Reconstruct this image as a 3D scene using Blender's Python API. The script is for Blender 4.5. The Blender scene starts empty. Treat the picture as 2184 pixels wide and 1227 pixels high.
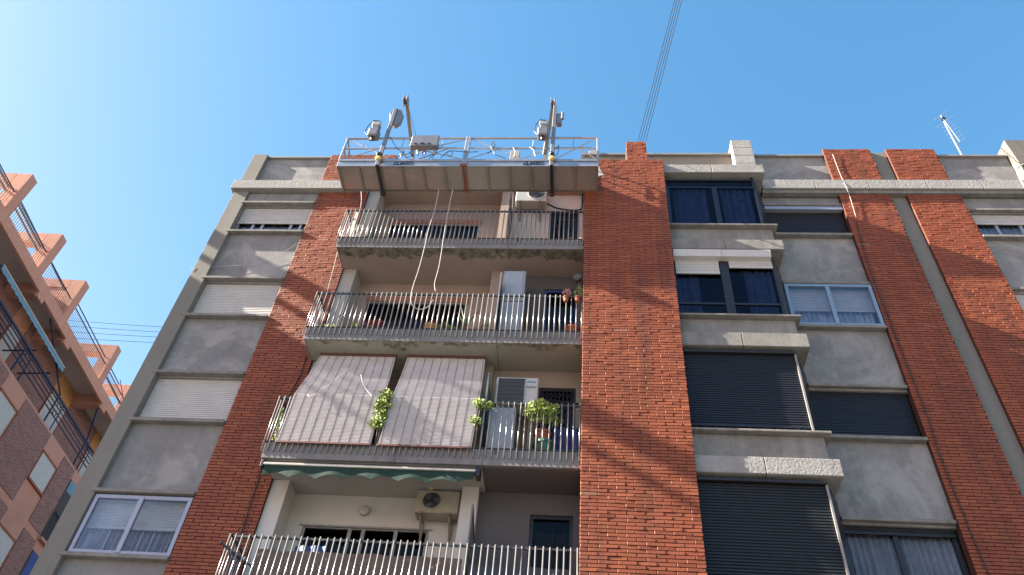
import bpy, bmesh, math, random
from mathutils import Vector, Matrix
random.seed(7)
R_ = math.radians
scn = bpy.context.scene
col = scn.collection

# ---------------------------------------------------------------- camera, sky, sun, exposure
AX = [Vector((0.99593181, -0.01405709, 0.08900691)), Vector((0.05141468, -0.72254315, -0.6894113)), Vector((0.07400245, 0.6911829, -0.71888096))]
cam = bpy.data.cameras.new('camera'); camo = bpy.data.objects.new('camera', cam); col.objects.link(camo)
camo.matrix_world = Matrix.Translation((0, 0, 1.6)) @ Matrix((AX[0], AX[1], AX[2])).to_4x4()
cam.sensor_width = 36; cam.lens = 36 * 1700 / 2184; cam.clip_start = .1; cam.clip_end = 2000
scn.camera = camo
SUN = Vector((-1, -0.135, 0.62)).normalized()
EL = math.asin(SUN.z); AZ = math.atan2(SUN.x, SUN.y)
w = bpy.data.worlds.new('World'); scn.world = w; w.use_nodes = True
nt = w.node_tree; nt.nodes.clear()
sky = nt.nodes.new('ShaderNodeTexSky'); sky.sky_type = 'NISHITA'; sky.sun_disc = False
sky.sun_elevation = EL; sky.sun_rotation = AZ; sky.air_density = 1.3; sky.dust_density = 0.9; sky.ozone_density = 2.6
bg = nt.nodes.new('ShaderNodeBackground'); bg.inputs[1].default_value = 0.15
out = nt.nodes.new('ShaderNodeOutputWorld')
EXPO = 2.7
# clear, deeply blue winter sky: each channel of the Nishita sky gets its own contrast
sep = nt.nodes.new('ShaderNodeSeparateColor'); cmb = nt.nodes.new('ShaderNodeCombineColor')
nt.links.new(sky.outputs[0], sep.inputs[0])
for ch_, (a_, p_) in enumerate(((1.92, 1.337), (1.386, .862), (1.45, .72))):
    m1_ = nt.nodes.new('ShaderNodeMath'); m1_.operation = 'MULTIPLY'; m1_.inputs[1].default_value = .15 * 2 ** .35
    m2_ = nt.nodes.new('ShaderNodeMath'); m2_.operation = 'POWER'; m2_.inputs[1].default_value = p_
    m3_ = nt.nodes.new('ShaderNodeMath'); m3_.operation = 'MULTIPLY'; m3_.inputs[1].default_value = a_ / (.15 * 2 ** EXPO)
    nt.links.new(sep.outputs[ch_], m1_.inputs[0]); nt.links.new(m1_.outputs[0], m2_.inputs[0]); nt.links.new(m2_.outputs[0], m3_.inputs[0]); nt.links.new(m3_.outputs[0], cmb.inputs[ch_])
nt.links.new(cmb.outputs[0], bg.inputs[0]); nt.links.new(bg.outputs[0], out.inputs[0])
sl = bpy.data.lights.new('sun', 'SUN'); sl.energy = 5.0; sl.angle = R_(.5); sl.color = (1, .9, .75)
so = bpy.data.objects.new('sun', sl); col.objects.link(so)
so.rotation_euler = (-SUN).to_track_quat('-Z', 'Y').to_euler(); so.location = (-40, -10, 40)
scn.view_settings.view_transform = 'Standard'; scn.view_settings.look = 'None'
scn.view_settings.exposure = EXPO; scn.view_settings.gamma = 1
scn.render.engine = 'CYCLES'; scn.cycles.use_denoising = True; scn.cycles.max_bounces = 8

# ---------------------------------------------------------------- helpers
CAM = Vector((0, 0, 1.6))
def P(px, py, y):
    """a point of the place measured from the photograph, at depth y"""
    v = Vector((px - 1092, 613.5 - py, -1700))
    d = Vector((AX[0].dot(v), AX[1].dot(v), AX[2].dot(v)))
    return CAM + d * (y / d.y)

OFF = {}
class MB:
    def __init__(s): s.v = []; s.f = []; s.c = []; s.uses = False
    def box(s, x0, x1, y0, y1, z0, z1, c=None):
        b = len(s.v)
        s.v += [(x, y, z) for z in (z0, z1) for y in (y0, y1) for x in (x0, x1)]
        for q in ((0, 2, 3, 1), (4, 5, 7, 6), (0, 1, 5, 4), (2, 6, 7, 3), (0, 4, 6, 2), (1, 3, 7, 5)):
            s.f.append(tuple(b + i for i in q)); s.c.append(c)
        return s
    def hexa(s, p):   # 8 points: bottom 4 ccw, top 4 ccw
        b = len(s.v); s.v += [tuple(q) for q in p]
        for q in ((0, 3, 2, 1), (4, 5, 6, 7), (0, 1, 5, 4), (1, 2, 6, 5), (2, 3, 7, 6), (3, 0, 4, 7)):
            s.f.append(tuple(b + i for i in q)); s.c.append(None)
        return s
    def prism(s, pts, d):  # polygon extruded by vector d
        b = len(s.v); n = len(pts); d = Vector(d)
        s.v += [tuple(p) for p in pts] + [tuple(Vector(p) + d) for p in pts]
        s.f.append(tuple(b + i for i in range(n))); s.c.append(None)
        s.f.append(tuple(b + n + i for i in reversed(range(n)))); s.c.append(None)
        for i in range(n):
            j = (i + 1) % n; s.f.append((b + i, b + n + i, b + n + j, b + j)); s.c.append(None)
        return s
    def tube(s, pts, r, n=8, cap=True):
        pts = [Vector(p) for p in pts]; rings = []
        up = None
        for i, p in enumerate(pts):
            t = (pts[min(i + 1, len(pts) - 1)] - pts[max(i - 1, 0)]).normalized()
            if up is None or abs(up.dot(t)) > .98: up = Vector((0, 0, 1)) if abs(t.z) < .9 else Vector((1, 0, 0))
            a = t.cross(up).normalized(); u2 = a.cross(t).normalized(); up = u2
            rr = r[i] if isinstance(r, (list, tuple)) else r
            b = len(s.v); rings.append(b)
            for k in range(n):
                an = 2 * math.pi * (k + .5) / n
                s.v.append(tuple(p + a * math.cos(an) * rr + u2 * math.sin(an) * rr))
        for i in range(len(rings) - 1):
            for k in range(n):
                k2 = (k + 1) % n
                s.f.append((rings[i] + k, rings[i] + k2, rings[i + 1] + k2, rings[i + 1] + k)); s.c.append(None)
        if cap:
            s.f.append(tuple(rings[0] + k for k in reversed(range(n)))); s.c.append(None)
            s.f.append(tuple(rings[-1] + k for k in range(n))); s.c.append(None)
        return s
    def bar(s, p, q, w, h, up=(0, 0, 1)):
        p = Vector(p); q = Vector(q); t = (q - p).normalized(); up = Vector(up)
        if abs(t.dot(up)) > .95: up = Vector((0, 1, 0))
        a = t.cross(up).normalized() * w / 2; u = a.cross(t).normalized() * h / 2
        return s.hexa([p - a - u, p + a - u, q + a - u, q - a - u, p - a + u, p + a + u, q + a + u, q - a + u])
    def quad(s, a, b, c, d, cc=None):
        i = len(s.v); s.v += [tuple(a), tuple(b), tuple(c), tuple(d)]; s.f.append((i, i + 1, i + 2, i + 3)); s.c.append(cc); return s
    def lathe(s, c, prof, n=16, axis='z'):
        c = Vector(c); rings = []
        for (r, h) in prof:
            b = len(s.v); rings.append(b)
            for k in range(n):
                a = 2 * math.pi * k / n
                o = Vector((r * math.cos(a), r * math.sin(a), h))
                if axis == 'y': o = Vector((o.x, -o.z, o.y))
                if axis == 'x': o = Vector((o.z, o.y, o.x))
                s.v.append(tuple(c + o))
        for i in range(len(rings) - 1):
            for k in range(n):
                k2 = (k + 1) % n; s.f.append((rings[i] + k, rings[i] + k2, rings[i + 1] + k2, rings[i + 1] + k)); s.c.append(None)
        s.f.append(tuple(rings[0] + k for k in reversed(range(n)))); s.c.append(None)
        s.f.append(tuple(rings[-1] + k for k in range(n))); s.c.append(None)
        return s
    def each(s, name, mat, parent=None, **kw):
        for i in range(0, len(s.v), 8):   # every box a part of its own
            q = MB(); q.v = s.v[i:i + 8]; q.f = [tuple(k - i for k in f) for f in s.f[i // 8 * 6:i // 8 * 6 + 6]]; q.c = [None] * 6
            q.build(name, mat, parent, **kw)
    def build(s, name, mat, parent=None, smooth=False, bevel=0, label=None, recalc=True):
        root = parent
        while root is not None and root.parent is not None: root = root.parent
        o = OFF.get(root.name, Vector()) if root is not None else Vector()
        loc = Vector()
        if root is None:
            xs = list(zip(*s.v)); loc = Vector(((min(xs[0]) + max(xs[0])) / 2, (min(xs[1]) + max(xs[1])) / 2, min(xs[2]))); o = loc
        me = bpy.data.meshes.new(name)
        me.from_pydata([tuple(Vector(v) - o) for v in s.v], [], s.f)
        if any(c is not None for c in s.c):
            at = me.attributes.new('rnd', 'FLOAT', 'FACE')
            at.data.foreach_set('value', [0.5 if c is None else c for c in s.c])
        if recalc or bevel:
            bm = bmesh.new(); bm.from_mesh(me)
            if recalc: bmesh.ops.recalc_face_normals(bm, faces=bm.faces[:])
            if bevel: bmesh.ops.bevel(bm, geom=bm.edges[:], offset=bevel, segments=1, affect='EDGES', clamp_overlap=True)
            bm.to_mesh(me); bm.free()
        me.materials.append(M[mat])
        if smooth:
            for p in me.polygons: p.use_smooth = True
        ob = bpy.data.objects.new(name, me); col.objects.link(ob)
        if root is None: ob.location = loc
        else: ob.parent = parent
        if label: ob['label'] = label
        return ob

def thing(name, label, cat, loc=(0, 0, 0), group=None, rotz=0, local=False):
    o = bpy.data.objects.new(name, None); col.objects.link(o); o.empty_display_size = .3
    o.location = loc; o.rotation_euler = (0, 0, rotz)
    o['label'] = label; o['category'] = cat
    if group: o['group'] = group
    OFF[o.name] = Vector() if local else Vector(loc)
    return o
def tag(o, label, cat, group=None):
    o['label'] = label; o['category'] = cat
    if group: o['group'] = group
    return o
def copy_thing(root, loc, label):
    r = root.copy(); col.objects.link(r); r.location = loc; r['label'] = label
    OFF[r.name] = OFF[root.name]
    for ch in [c for c in col.objects if c.parent == root]:
        c = ch.copy(); col.objects.link(c); c.parent = r
        for g in [x for x in col.objects if x.parent == ch]:
            d = g.copy(); col.objects.link(d); d.parent = c
    return r

# ---------------------------------------------------------------- materials
M = {}
GA = .57
def base(name, rough=.8, metal=0, spec=.5):
    m = bpy.data.materials.new(name); m.use_nodes = True; n = m.node_tree
    b = n.nodes['Principled BSDF']; b.inputs['Roughness'].default_value = rough; b.inputs['Metallic'].default_value = metal
    b.inputs['Specular IOR Level'].default_value = spec
    M[name] = m; return m, n, b
def nd(n, t, **kw):
    x = n.nodes.new(t)
    for k, v in kw.items(): setattr(x, k, v)
    return x
def ramp(n, src, stops):
    stops = [(p, tuple(x * GA for x in c)) if 0 < max(c) < 1 else (p, c) for p, c in stops]   # reflectances for this exposure
    r = nd(n, 'ShaderNodeValToRGB'); e = r.color_ramp.elements
    while len(e) < len(stops): e.new(.5)
    for i, (p, c) in enumerate(stops):
        e[i].position = p; e[i].color = (*c, 1) if len(c) == 3 else c
    n.links.new(src, r.inputs[0]); return r.outputs[0]
def noise(n, scale, detail=4, vec=None, rough=.55, dist=0):
    t = nd(n, 'ShaderNodeTexNoise'); t.inputs['Scale'].default_value = scale; t.inputs['Detail'].default_value = detail
    t.inputs['Roughness'].default_value = rough; t.inputs['Distortion'].default_value = dist
    if vec is None:
        if 'tc' not in n.nodes: n.nodes.new('ShaderNodeTexCoord').name = 'tc'
        vec = n.nodes['tc'].outputs['Object']
    n.links.new(vec, t.inputs['Vector']); return t.outputs['Fac']
def scaled(n, sx, sy, sz):
    if 'tc' not in n.nodes: n.nodes.new('ShaderNodeTexCoord').name = 'tc'
    mp = nd(n, 'ShaderNodeMapping'); mp.inputs['Scale'].default_value = (sx, sy, sz)
    n.links.new(n.nodes['tc'].outputs['Object'], mp.inputs[0]); return mp.outputs[0]
def mix(n, fac, a, b, mode='MIX'):
    m = nd(n, 'ShaderNodeMix', data_type='RGBA', blend_type=mode)
    for sock, val in ((m.inputs[0], fac), (m.inputs[6], a), (m.inputs[7], b)):
        if isinstance(val, (int, float)): sock.default_value = val
        elif isinstance(val, tuple): sock.default_value = (*val, 1)
        else: n.links.new(val, sock)
    return m.outputs[2]
def bump(n, b, h, strength=.3, dist=.02):
    bp = nd(n, 'ShaderNodeBump'); bp.inputs['Strength'].default_value = strength; bp.inputs['Distance'].default_value = dist
    n.links.new(h, bp.inputs['Height']); n.links.new(bp.outputs[0], b.inputs['Normal'])
def plain(name, c, rough=.6, metal=0, var=.12, scale=6, spec=.5, bmp=0):
    m, n, b = base(name, rough, metal, spec)
    f = noise(n, scale)
    d = tuple(x * (1 - var) for x in c); l = tuple(min(1, x * (1 + var)) for x in c)
    n.links.new(ramp(n, f, [(.3, d), (.7, l)]), b.inputs['Base Color'])
    if bmp: bump(n, b, noise(n, scale * 6), bmp, .01)
    return m
def concrete(name, dark, mid, light, patch=.45, streak=.5, bscale=40, bstr=.35, peel=None):
    m, n, b = base(name, .9, 0, .2)
    big = noise(n, patch, 6, rough=.6, dist=.4); fine = noise(n, 9, 5)
    vst = noise(n, 1.0, 4, scaled(n, 5, 5, .45))
    c = ramp(n, big, [(.3, dark), (.5, mid), (.7, light)])
    c = mix(n, .35, c, ramp(n, fine, [(.3, dark), (.7, light)]))
    c = mix(n, streak, c, ramp(n, vst, [(.35, dark), (.62, mid)]), 'MIX')
    if peel:  # weathered, peeling edge: z-independent noise blotches
        pn = noise(n, 2.3, 8, rough=.7, dist=.8)
        c = mix(n, ramp(n, pn, [(peel[0], (0, 0, 0)), (peel[0] + .05, (1, 1, 1))]), c, peel[1])
    n.links.new(c, b.inputs['Base Color'])
    bump(n, b, noise(n, bscale, 6), bstr, .012)
    return m
def soffit_mat(name, colr, dark, front=11.8, width=.3):
    """painted slab underside whose front edge has lost its paint in an uneven band"""
    m, n, b = base(name, .9, 0, .2)
    tc = nd(n, 'ShaderNodeTexCoord'); tc.name = 'tc'
    sp = nd(n, 'ShaderNodeSeparateXYZ'); n.links.new(tc.outputs['Object'], sp.inputs[0])
    nz = noise(n, 1.6, 7, rough=.65, dist=.5)
    a = nd(n, 'ShaderNodeMath', operation='MULTIPLY_ADD'); n.links.new(nz, a.inputs[0]); a.inputs[1].default_value = -1.1
    n.links.new(sp.outputs['Y'], a.inputs[2])     # y(local) - 1.1*noise
    fac = ramp(n, a.outputs[0], [(0, (1, 1, 1)), (.02, (0, 0, 0))])
    ad = nd(n, 'ShaderNodeMath', operation='ADD'); n.links.new(a.outputs[0], ad.inputs[0]); ad.inputs[1].default_value = (12.5 - front) - width + .52
    fac = ramp(n, ad.outputs[0], [(0, (1, 1, 1)), (.025, (0, 0, 0))])
    f2 = noise(n, 7, 6, dist=.6)
    c = mix(n, fac, ramp(n, noise(n, 1.2), [(.3, tuple(x * .85 for x in colr)), (.7, colr)]), ramp(n, f2, [(.35, dark), (.65, tuple(min(1, x * 2.6) for x in dark))]))
    n.links.new(c, b.inputs['Base Color']); bump(n, b, f2, .3, .02)
    return m
def brickmat(name, c1, c2, c3):
    m, n, b = base(name, .62, 0, .35)
    at = nd(n, 'ShaderNodeAttribute', attribute_name='rnd')
    c = ramp(n, at.outputs['Fac'], [(0, c1), (.5, c2), (.97, c3), (1, (.42, .28, .20))])
    c = mix(n, .35, c, ramp(n, noise(n, 1.1, 4), [(.3, tuple(x * .6 for x in c2)), (.7, tuple(x * 1.15 for x in c2))]))
    c = mix(n, .25, c, ramp(n, noise(n, 60, 3), [(.3, tuple(x * .5 for x in c2)), (.7, c3)]))
    c = mix(n, ramp(n, noise(n, 1.0, 6, scaled(n, 3, 3, .22), rough=.7), [(.48, (0, 0, 0)), (.85, (1, 1, 1))]), c, (.085, .032, .022))   # soot and runoff
    n.links.new(c, b.inputs['Base Color']); bump(n, b, noise(n, 45, 4), .35, .006)

concrete('concrete', (.17, .165, .15), (.27, .26, .235), (.36, .345, .31))
concrete('concrete_pilaster', (.25, .245, .22), (.315, .31, .28), (.37, .365, .335), streak=.3)
concrete('concrete_rough', (.32, .325, .32), (.46, .46, .445), (.58, .58, .56), patch=1.2, streak=.25, bscale=22, bstr=1.0)
concrete('slab_face', (.19, .19, .19), (.32, .32, .33), (.42, .42, .42), patch=1.0, streak=.4, peel=(.66, (.12, .11, .08)))
concrete('apron', (.20, .195, .18), (.37, .365, .345), (.52, .515, .49), patch=1.3, streak=.45)
concrete('ledge', (.20, .195, .18), (.36, .355, .335), (.52, .51, .48), patch=2.5, streak=.4)
def panel_mat():
    concrete('concrete_panel', (.24, .24, .245), (.37, .37, .37), (.48, .478, .465), patch=.9, streak=.2)
    m = M['concrete_panel']; n = m.node_tree; b = n.nodes['Principled BSDF']
    src = b.inputs['Base Color'].links[0].from_socket
    tc = n.nodes['tc']; sp = nd(n, 'ShaderNodeSeparateXYZ'); n.links.new(tc.outputs['Generated'], sp.inputs[0])
    drip = noise(n, 1.0, 7, scaled(n, 7, 7, .55), rough=.7)
    a = nd(n, 'ShaderNodeMath', operation='MULTIPLY_ADD'); n.links.new(drip, a.inputs[0]); a.inputs[1].default_value = 1.1; n.links.new(sp.outputs['Z'], a.inputs[2])
    # dark runs starting under the sill
    sc_ = nd(n, 'ShaderNodeMath', operation='MULTIPLY'); sc_.inputs[1].default_value = .5; n.links.new(a.outputs[0], sc_.inputs[0])
    top = ramp(n, sc_.outputs[0], [(.60, (0, 0, 0)), (.86, (1, 1, 1))])
    c = mix(n, top, src, (.125, .125, .12))
    wash = noise(n, 1.3, 6, rough=.65, dist=.4)
    b2 = nd(n, 'ShaderNodeMath', operation='MULTIPLY_ADD'); n.links.new(wash, b2.inputs[0]); b2.inputs[1].default_value = 1.0; n.links.new(sp.outputs['Z'], b2.inputs[2])
    sc2 = nd(n, 'ShaderNodeMath', operation='MULTIPLY'); sc2.inputs[1].default_value = .5; n.links.new(b2.outputs[0], sc2.inputs[0])
    c = mix(n, ramp(n, sc2.outputs[0], [(.50, (0, 0, 0)), (.95, (1, 1, 1))]), c, (.25, .25, .24))
    d = noise(n, .8, 7, rough=.7, dist=1.0)
    c = mix(n, ramp(n, d, [(.43, (0, 0, 0)), (.58, (.99, .99, .99))]), c, mix(n, .55, c, (.14, .14, .15)))
    c = mix(n, ramp(n, noise(n, .55, 7, rough=.7, dist=1.4), [(.48, (0, 0, 0)), (.62, (1, 1, 1))]), c, mix(n, .55, c, (.34, .34, .325)))
    n.links.new(c, b.inputs['Base Color'])
panel_mat()
soffit_mat('soffit_pink', (.56, .45, .39), (.15, .14, .115), width=.20)
soffit_mat('soffit_cream', (.52, .52, .44), (.19, .185, .14), width=.04)
soffit_mat('soffit_white', (.62, .61, .57), (.2, .19, .17), width=-.2)
plain('wall_pink', (.50, .38, .32), .85, var=.1, scale=1.5)
plain('wall_terracotta', (.42, .18, .12), .85, var=.1)
plain('wall_white', (.80, .79, .74), .85, var=.06, scale=1.2)
plain('wall_beige', (.42, .37, .30), .85, var=.12, scale=1.2)
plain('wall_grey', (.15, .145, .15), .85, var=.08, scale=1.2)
plain('wall_jamb', (.55, .55, .50), .85, var=.1, scale=1.2)
plain('interior', (.10, .09, .08), .9)
brickmat('brick', (.27, .062, .030), (.40, .102, .043), (.54, .170, .070))
plain('mortar', (.062, .022, .015), .95, var=.2)
plain('roof_edge', (.09, .08, .075), .8)
plain('coping_metal', (.45, .44, .42), .5, .3)
plain('aluminium', (.62, .64, .68), .35, .7, var=.1)
plain('alu_blue', (.36, .50, .66), .4, .25, var=.05)
plain('alu_white', (.50, .53, .66), .4, .25, var=.05)
plain('frame_dark', (.045, .045, .055), .4, .3)
plain('frame_navy', (.03, .035, .06), .35, .3)
plain('shutter_white', (.78, .77, .74), .55, var=.06)
plain('shutter_cream', (.85, .82, .72), .6, var=.08)
plain('shutter_dark', (.026, .028, .031), .42, .1, var=.15)
plain('shutter_navy', (.022, .025, .038), .45, .1, var=.15)
plain('curtain', (.46, .46, .48), .9, var=.15)
plain('curtain_blue', (.62, .66, .76), .9, var=.2)
plain('curtain_brown', (.25, .19, .15), .9, var=.3)
plain('lace', (.50, .46, .49), .95, var=.3, scale=26)
plain('rail_paint', (.42, .42, .415), .28, .4, var=.1, scale=20)
plain('rail_dark', (.10, .095, .10), .5, .4)
plain('blind', (.72, .70, .72), .7, var=.1, scale=5)
plain('blind_edge', (.20, .09, .075), .6)
plain('cord', (.14, .11, .11), .8)
plain('deck_metal', (.30, .26, .23), .42, .7, var=.4, scale=1.6)
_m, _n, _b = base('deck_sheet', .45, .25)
_c = ramp(_n, noise(_n, .55, 4, dist=.6), [(.3, (.46, .44, .41)), (.47, (.60, .54, .50)), (.56, (.78, .55, .48)), (.7, (.60, .50, .46))])  # pinkish patches in the colour stand for red brick reflected in the deck
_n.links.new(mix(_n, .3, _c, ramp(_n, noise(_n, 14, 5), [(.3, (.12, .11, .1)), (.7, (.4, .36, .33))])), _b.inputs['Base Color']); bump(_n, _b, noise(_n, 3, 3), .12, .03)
plain('rust_red', (.40, .15, .10), .6, .2)
plain('red_paint', (.45, .08, .05), .5)
plain('black_rubber', (.02, .02, .022), .5)
plain('rope_white', (.72, .70, .66), .8)
plain('machine_grey', (.30, .31, .34), .45, .4)
plain('navy_text', (.02, .025, .09), .5)
plain('yellow', (.85, .72, .25), .6)
plain('ac_white', (.66, .66, .62), .5, var=.05)
plain('ac_beige', (.50, .46, .36), .55, var=.1)
plain('grille', (.09, .09, .085), .6)
plain('teal', (.10, .42, .50), .5)
plain('bracket', (.34, .31, .24), .6, .2)
plain('terracotta', (.45, .14, .07), .8)
plain('green_plastic', (.02, .16, .11), .5)
plain('pot_yellow', (.62, .38, .08), .6)
plain('blue_tarp', (.04, .10, .35), .6, var=.2)
plain('screen_cloth', (.27, .20, .175), .9, var=.2, scale=2)
plain('screen_slate', (.10, .105, .14), .9, var=.2, scale=2)
plain('cabinet', (.50, .55, .62), .45, var=.05)
plain('glass_grey', (.25, .32, .34), .15, var=.1)
plain('awning_green', (.003, .05, .034), .85, var=.15)
plain('awning_blue', (.22, .42, .55), .8, var=.15)
concrete('orange_paint', (.66, .34, .25), (.86, .45, .325), (.94, .52, .385), patch=.7, streak=.35)
plain('yellow_paint', (.80, .42, .16), .85, var=.07)
plain('orange_soffit', (.98, .90, .84), .85, var=.02, scale=.8)
plain('navy_metal', (.02, .022, .06), .4, .3)
plain('silver_pipe', (.45, .45, .46), .35, .7)
plain('blue_door', (.01, .05, .32), .6)
plain('asphalt', (.06, .06, .06), .9, bmp=.4, scale=30)
plain('paving', (.23, .22, .21), .9, bmp=.3)
plain('leaf_dark', (.05, .10, .03), .6, var=.4, scale=15)
plain('leaf_bright', (.30, .44, .07), .55, var=.4, scale=15)
plain('twig', (.14, .10, .06), .9)
plain('antenna_metal', (.70, .70, .70), .3, .5)
plain('flower', (.45, .05, .06), .7)
plain('flower_pink', (.60, .35, .33), .7)

def small_brick_mat(name, c1, c2, mortar, bw, bh):
    m, n, b = base(name, .85, 0, .2)
    tc = nd(n, 'ShaderNodeTexCoord'); tc.name = 'tc'
    sp = nd(n, 'ShaderNodeSeparateXYZ'); n.links.new(tc.outputs['Object'], sp.inputs[0])
    cb = nd(n, 'ShaderNodeCombineXYZ'); n.links.new(sp.outputs['Y'], cb.inputs[0]); n.links.new(sp.outputs['Z'], cb.inputs[1])
    br = nd(n, 'ShaderNodeTexBrick'); n.links.new(cb.outputs[0], br.inputs[0])
    br.inputs['Color1'].default_value = (*c1, 1); br.inputs['Color2'].default_value = (*c2, 1); br.inputs['Mortar'].default_value = (*mortar, 1)
    br.inputs['Scale'].default_value = 1; br.inputs['Brick Width'].default_value = bw; br.inputs['Row Height'].default_value = bh
    br.inputs['Mortar Size'].default_value = .012; br.inputs['Bias'].default_value = -.1
    c = mix(n, .3, br.outputs['Color'], ramp(n, noise(n, 12), [(.3, tuple(x * .5 for x in c1)), (.7, c2)]))
    n.links.new(c, b.inputs['Base Color'])
    iv = nd(n, 'ShaderNodeMath', operation='SUBTRACT'); iv.inputs[0].default_value = 1; n.links.new(br.outputs['Fac'], iv.inputs[1])
    bump(n, b, iv.outputs[0], .6, .012)
small_brick_mat('brown_brick', (.20, .085, .08), (.33, .16, .14), (.36, .27, .235), .25, .072)

def glass(name, tint, refl=.25, refc=(.8, .8, .85)):
    m = bpy.data.materials.new(name); m.use_nodes = True; n = m.node_tree; n.nodes.clear(); M[name] = m
    o = nd(n, 'ShaderNodeOutputMaterial'); g = nd(n, 'ShaderNodeBsdfGlossy'); g.inputs['Roughness'].default_value = .03
    g.inputs['Color'].default_value = (*refc, 1)
    t = nd(n, 'ShaderNodeBsdfTransparent'); t.inputs['Color'].default_value = (*tint, 1)
    lw = nd(n, 'ShaderNodeLayerWeight'); lw.inputs['Blend'].default_value = .35
    f = nd(n, 'ShaderNodeMath', operation='MULTIPLY_ADD'); n.links.new(lw.outputs['Fresnel'], f.inputs[0]); f.inputs[1].default_value = refl; f.inputs[2].default_value = .012
    # slight waviness of the panes
    bp = nd(n, 'ShaderNodeBump'); bp.inputs['Strength'].default_value = .08; bp.inputs['Distance'].default_value = .05
    n.links.new(noise(n, 1.5, 2), bp.inputs['Height']); n.links.new(bp.outputs[0], g.inputs['Normal'])
    mx = nd(n, 'ShaderNodeMixShader'); n.links.new(f.outputs[0], mx.inputs[0]); n.links.new(t.outputs[0], mx.inputs[1]); n.links.new(g.outputs[0], mx.inputs[2])
    n.links.new(mx.outputs[0], o.inputs[0])
glass('glass', (.86, .88, .92), .18)
glass('glass_blue', (.44, .49, .60), .10, (.52, .48, .48))
glass('glass_dark', (.45, .45, .45), .06)

# ---------------------------------------------------------------- ground
def struct(name, mb, mat):
    o = mb.build(name, mat); o['kind'] = 'structure'; return o
struct('ground', MB().quad((-300, -300, -.004), (300, -300, -.004), (300, 300, -.004), (-300, 300, -.004)), 'paving')
struct('pavement', MB().box(-14.5, 20, 9.3, 26, 0, .14), 'paving')
struct('road', MB().box(-14.5, 60, 1.0, 9.2, 0, .006), 'asphalt')

# ---------------------------------------------------------------- the apartment building
B = thing('apartment_building', 'grey concrete apartment block with red brick strips, balconies and bay windows', 'building', (0, 12.5, 0))
SLAB = [15.18, 12.30, 9.42, 6.54, 3.66]       # undersides of the balcony slabs
ZMIN = 0.15
def bricks(mb, mo, x0, x1, yf, z0, z1, pw=.30, ph=.0665, seed=0):
    rg = random.Random(seed)
    mo.box(x0 + .003, x1 - .003, yf + .016, 12.6, z0, z1)
    nrow = int(round((z1 - z0) / ph)); ph = (z1 - z0) / nrow
    for r in range(nrow):
        za = z0 + r * ph + .0075; zb = za + ph - .015
        x = x0 - (pw * (.5 if r % 2 else 0)) - rg.random() * .03
        while x < x1 - .02:
            a = max(x0, x + .006); b = min(x1, x + pw - .006); x += pw
            if b - a < .03: continue
            d = rg.uniform(-.003, .003); t = rg.uniform(-.005, .005)
            c = min(.96, max(0, rg.gauss(.5, .22)))
            if rg.random() < .005: c = 1.0
            i = len(mb.v)
            e = a + rg.uniform(.004, .013); g = rg.uniform(.0015, .006)      # worn left arris
            mb.v += [(e, yf + d + t, za), (b, yf + d - t, za), (b, yf + d - t, zb), (e, yf + d + t, zb),
                     (a, yf + .022, za), (b, yf + .022, za), (b, yf + .022, zb), (a, yf + .022, zb), (a, yf + d + t + g, za), (a, yf + d + t + g, zb)]
            for q in ((0, 1, 2, 3), (8, 4, 5, 1, 0), (3, 2, 6, 7, 9), (9, 7, 4, 8), (1, 5, 6, 2), (8, 0, 3, 9)):
                mb.f.append(tuple(i + k for k in q)); mb.c.append(c)
def brickpart(name, areas, label=None):
    mb = MB(); mo = MB()
    for k, a in enumerate(areas): bricks(mb, mo, *a, seed=k + len(name))
    o = mb.build(name, 'brick', B, recalc=False, label=label); mo.build('mortar', 'mortar', o)
    return o
ZB = 5.2
# core, side wall and everything behind
MB().box(-9.2, 16, 13.5, 24, ZMIN, 18.3).build('core_wall', 'interior', B)
wl = MB()
wl.box(-9.28, -9.2, 12.5, 24, ZMIN, 19.75)             # left side wall
wl.box(-9.2, 16, 12.5, 24, 18.36, 18.5)                  # roof deck
wl.box(-5.66, 0, 12.5, 12.62, 18.5, 19.6)
for z in (3.6, 6.5, 9.4, 12.3, 15.2): wl.box(-9.2, -5.7, 12.7, 13.5, z, z + .25); wl.box(2, 16, 12.7, 13.5, z, z + .25)
wl.build('wall', 'concrete', B)
MB().box(-9.28, -8.88, 12.40, 12.7, ZMIN, 18.10).box(-9.28, -8.88, 12.40, 12.7, 18.5, 19.80).each('corner_pilaster', 'concrete_pilaster', B, bevel=.008)
brickpart('brick_strip', [(-6.98, -5.66, 12.44, ZB, 18.09), (-7.06, -5.2, 12.44, 18.5, 19.84)])
MB().box(-6.98, -5.66, 12.45, 13.5, ZMIN, ZB).build('lower_wall', 'mortar', B)
# cornice on the left and the right
MB().box(-9.38, -5.68, 12.30, 12.75, 18.10, 18.46).each('cornice', 'concrete_rough', B, bevel=.012)
mbc = MB()
xs = [4.45, 5.75, 7.05, 8.45, 9.75, 11.1, 12.6, 14.2, 16]
for a, b in zip(xs, xs[1:]): mbc.box(a + .003, b - .003, 12.30, 12.75, 18.16, 18.53)
mbc.each('cornice', 'concrete_rough', B, bevel=.012)
MB().box(4.44, 16, 12.36, 12.5, 18.05, 18.157).build('cornice_moulding', 'apron', B)

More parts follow.
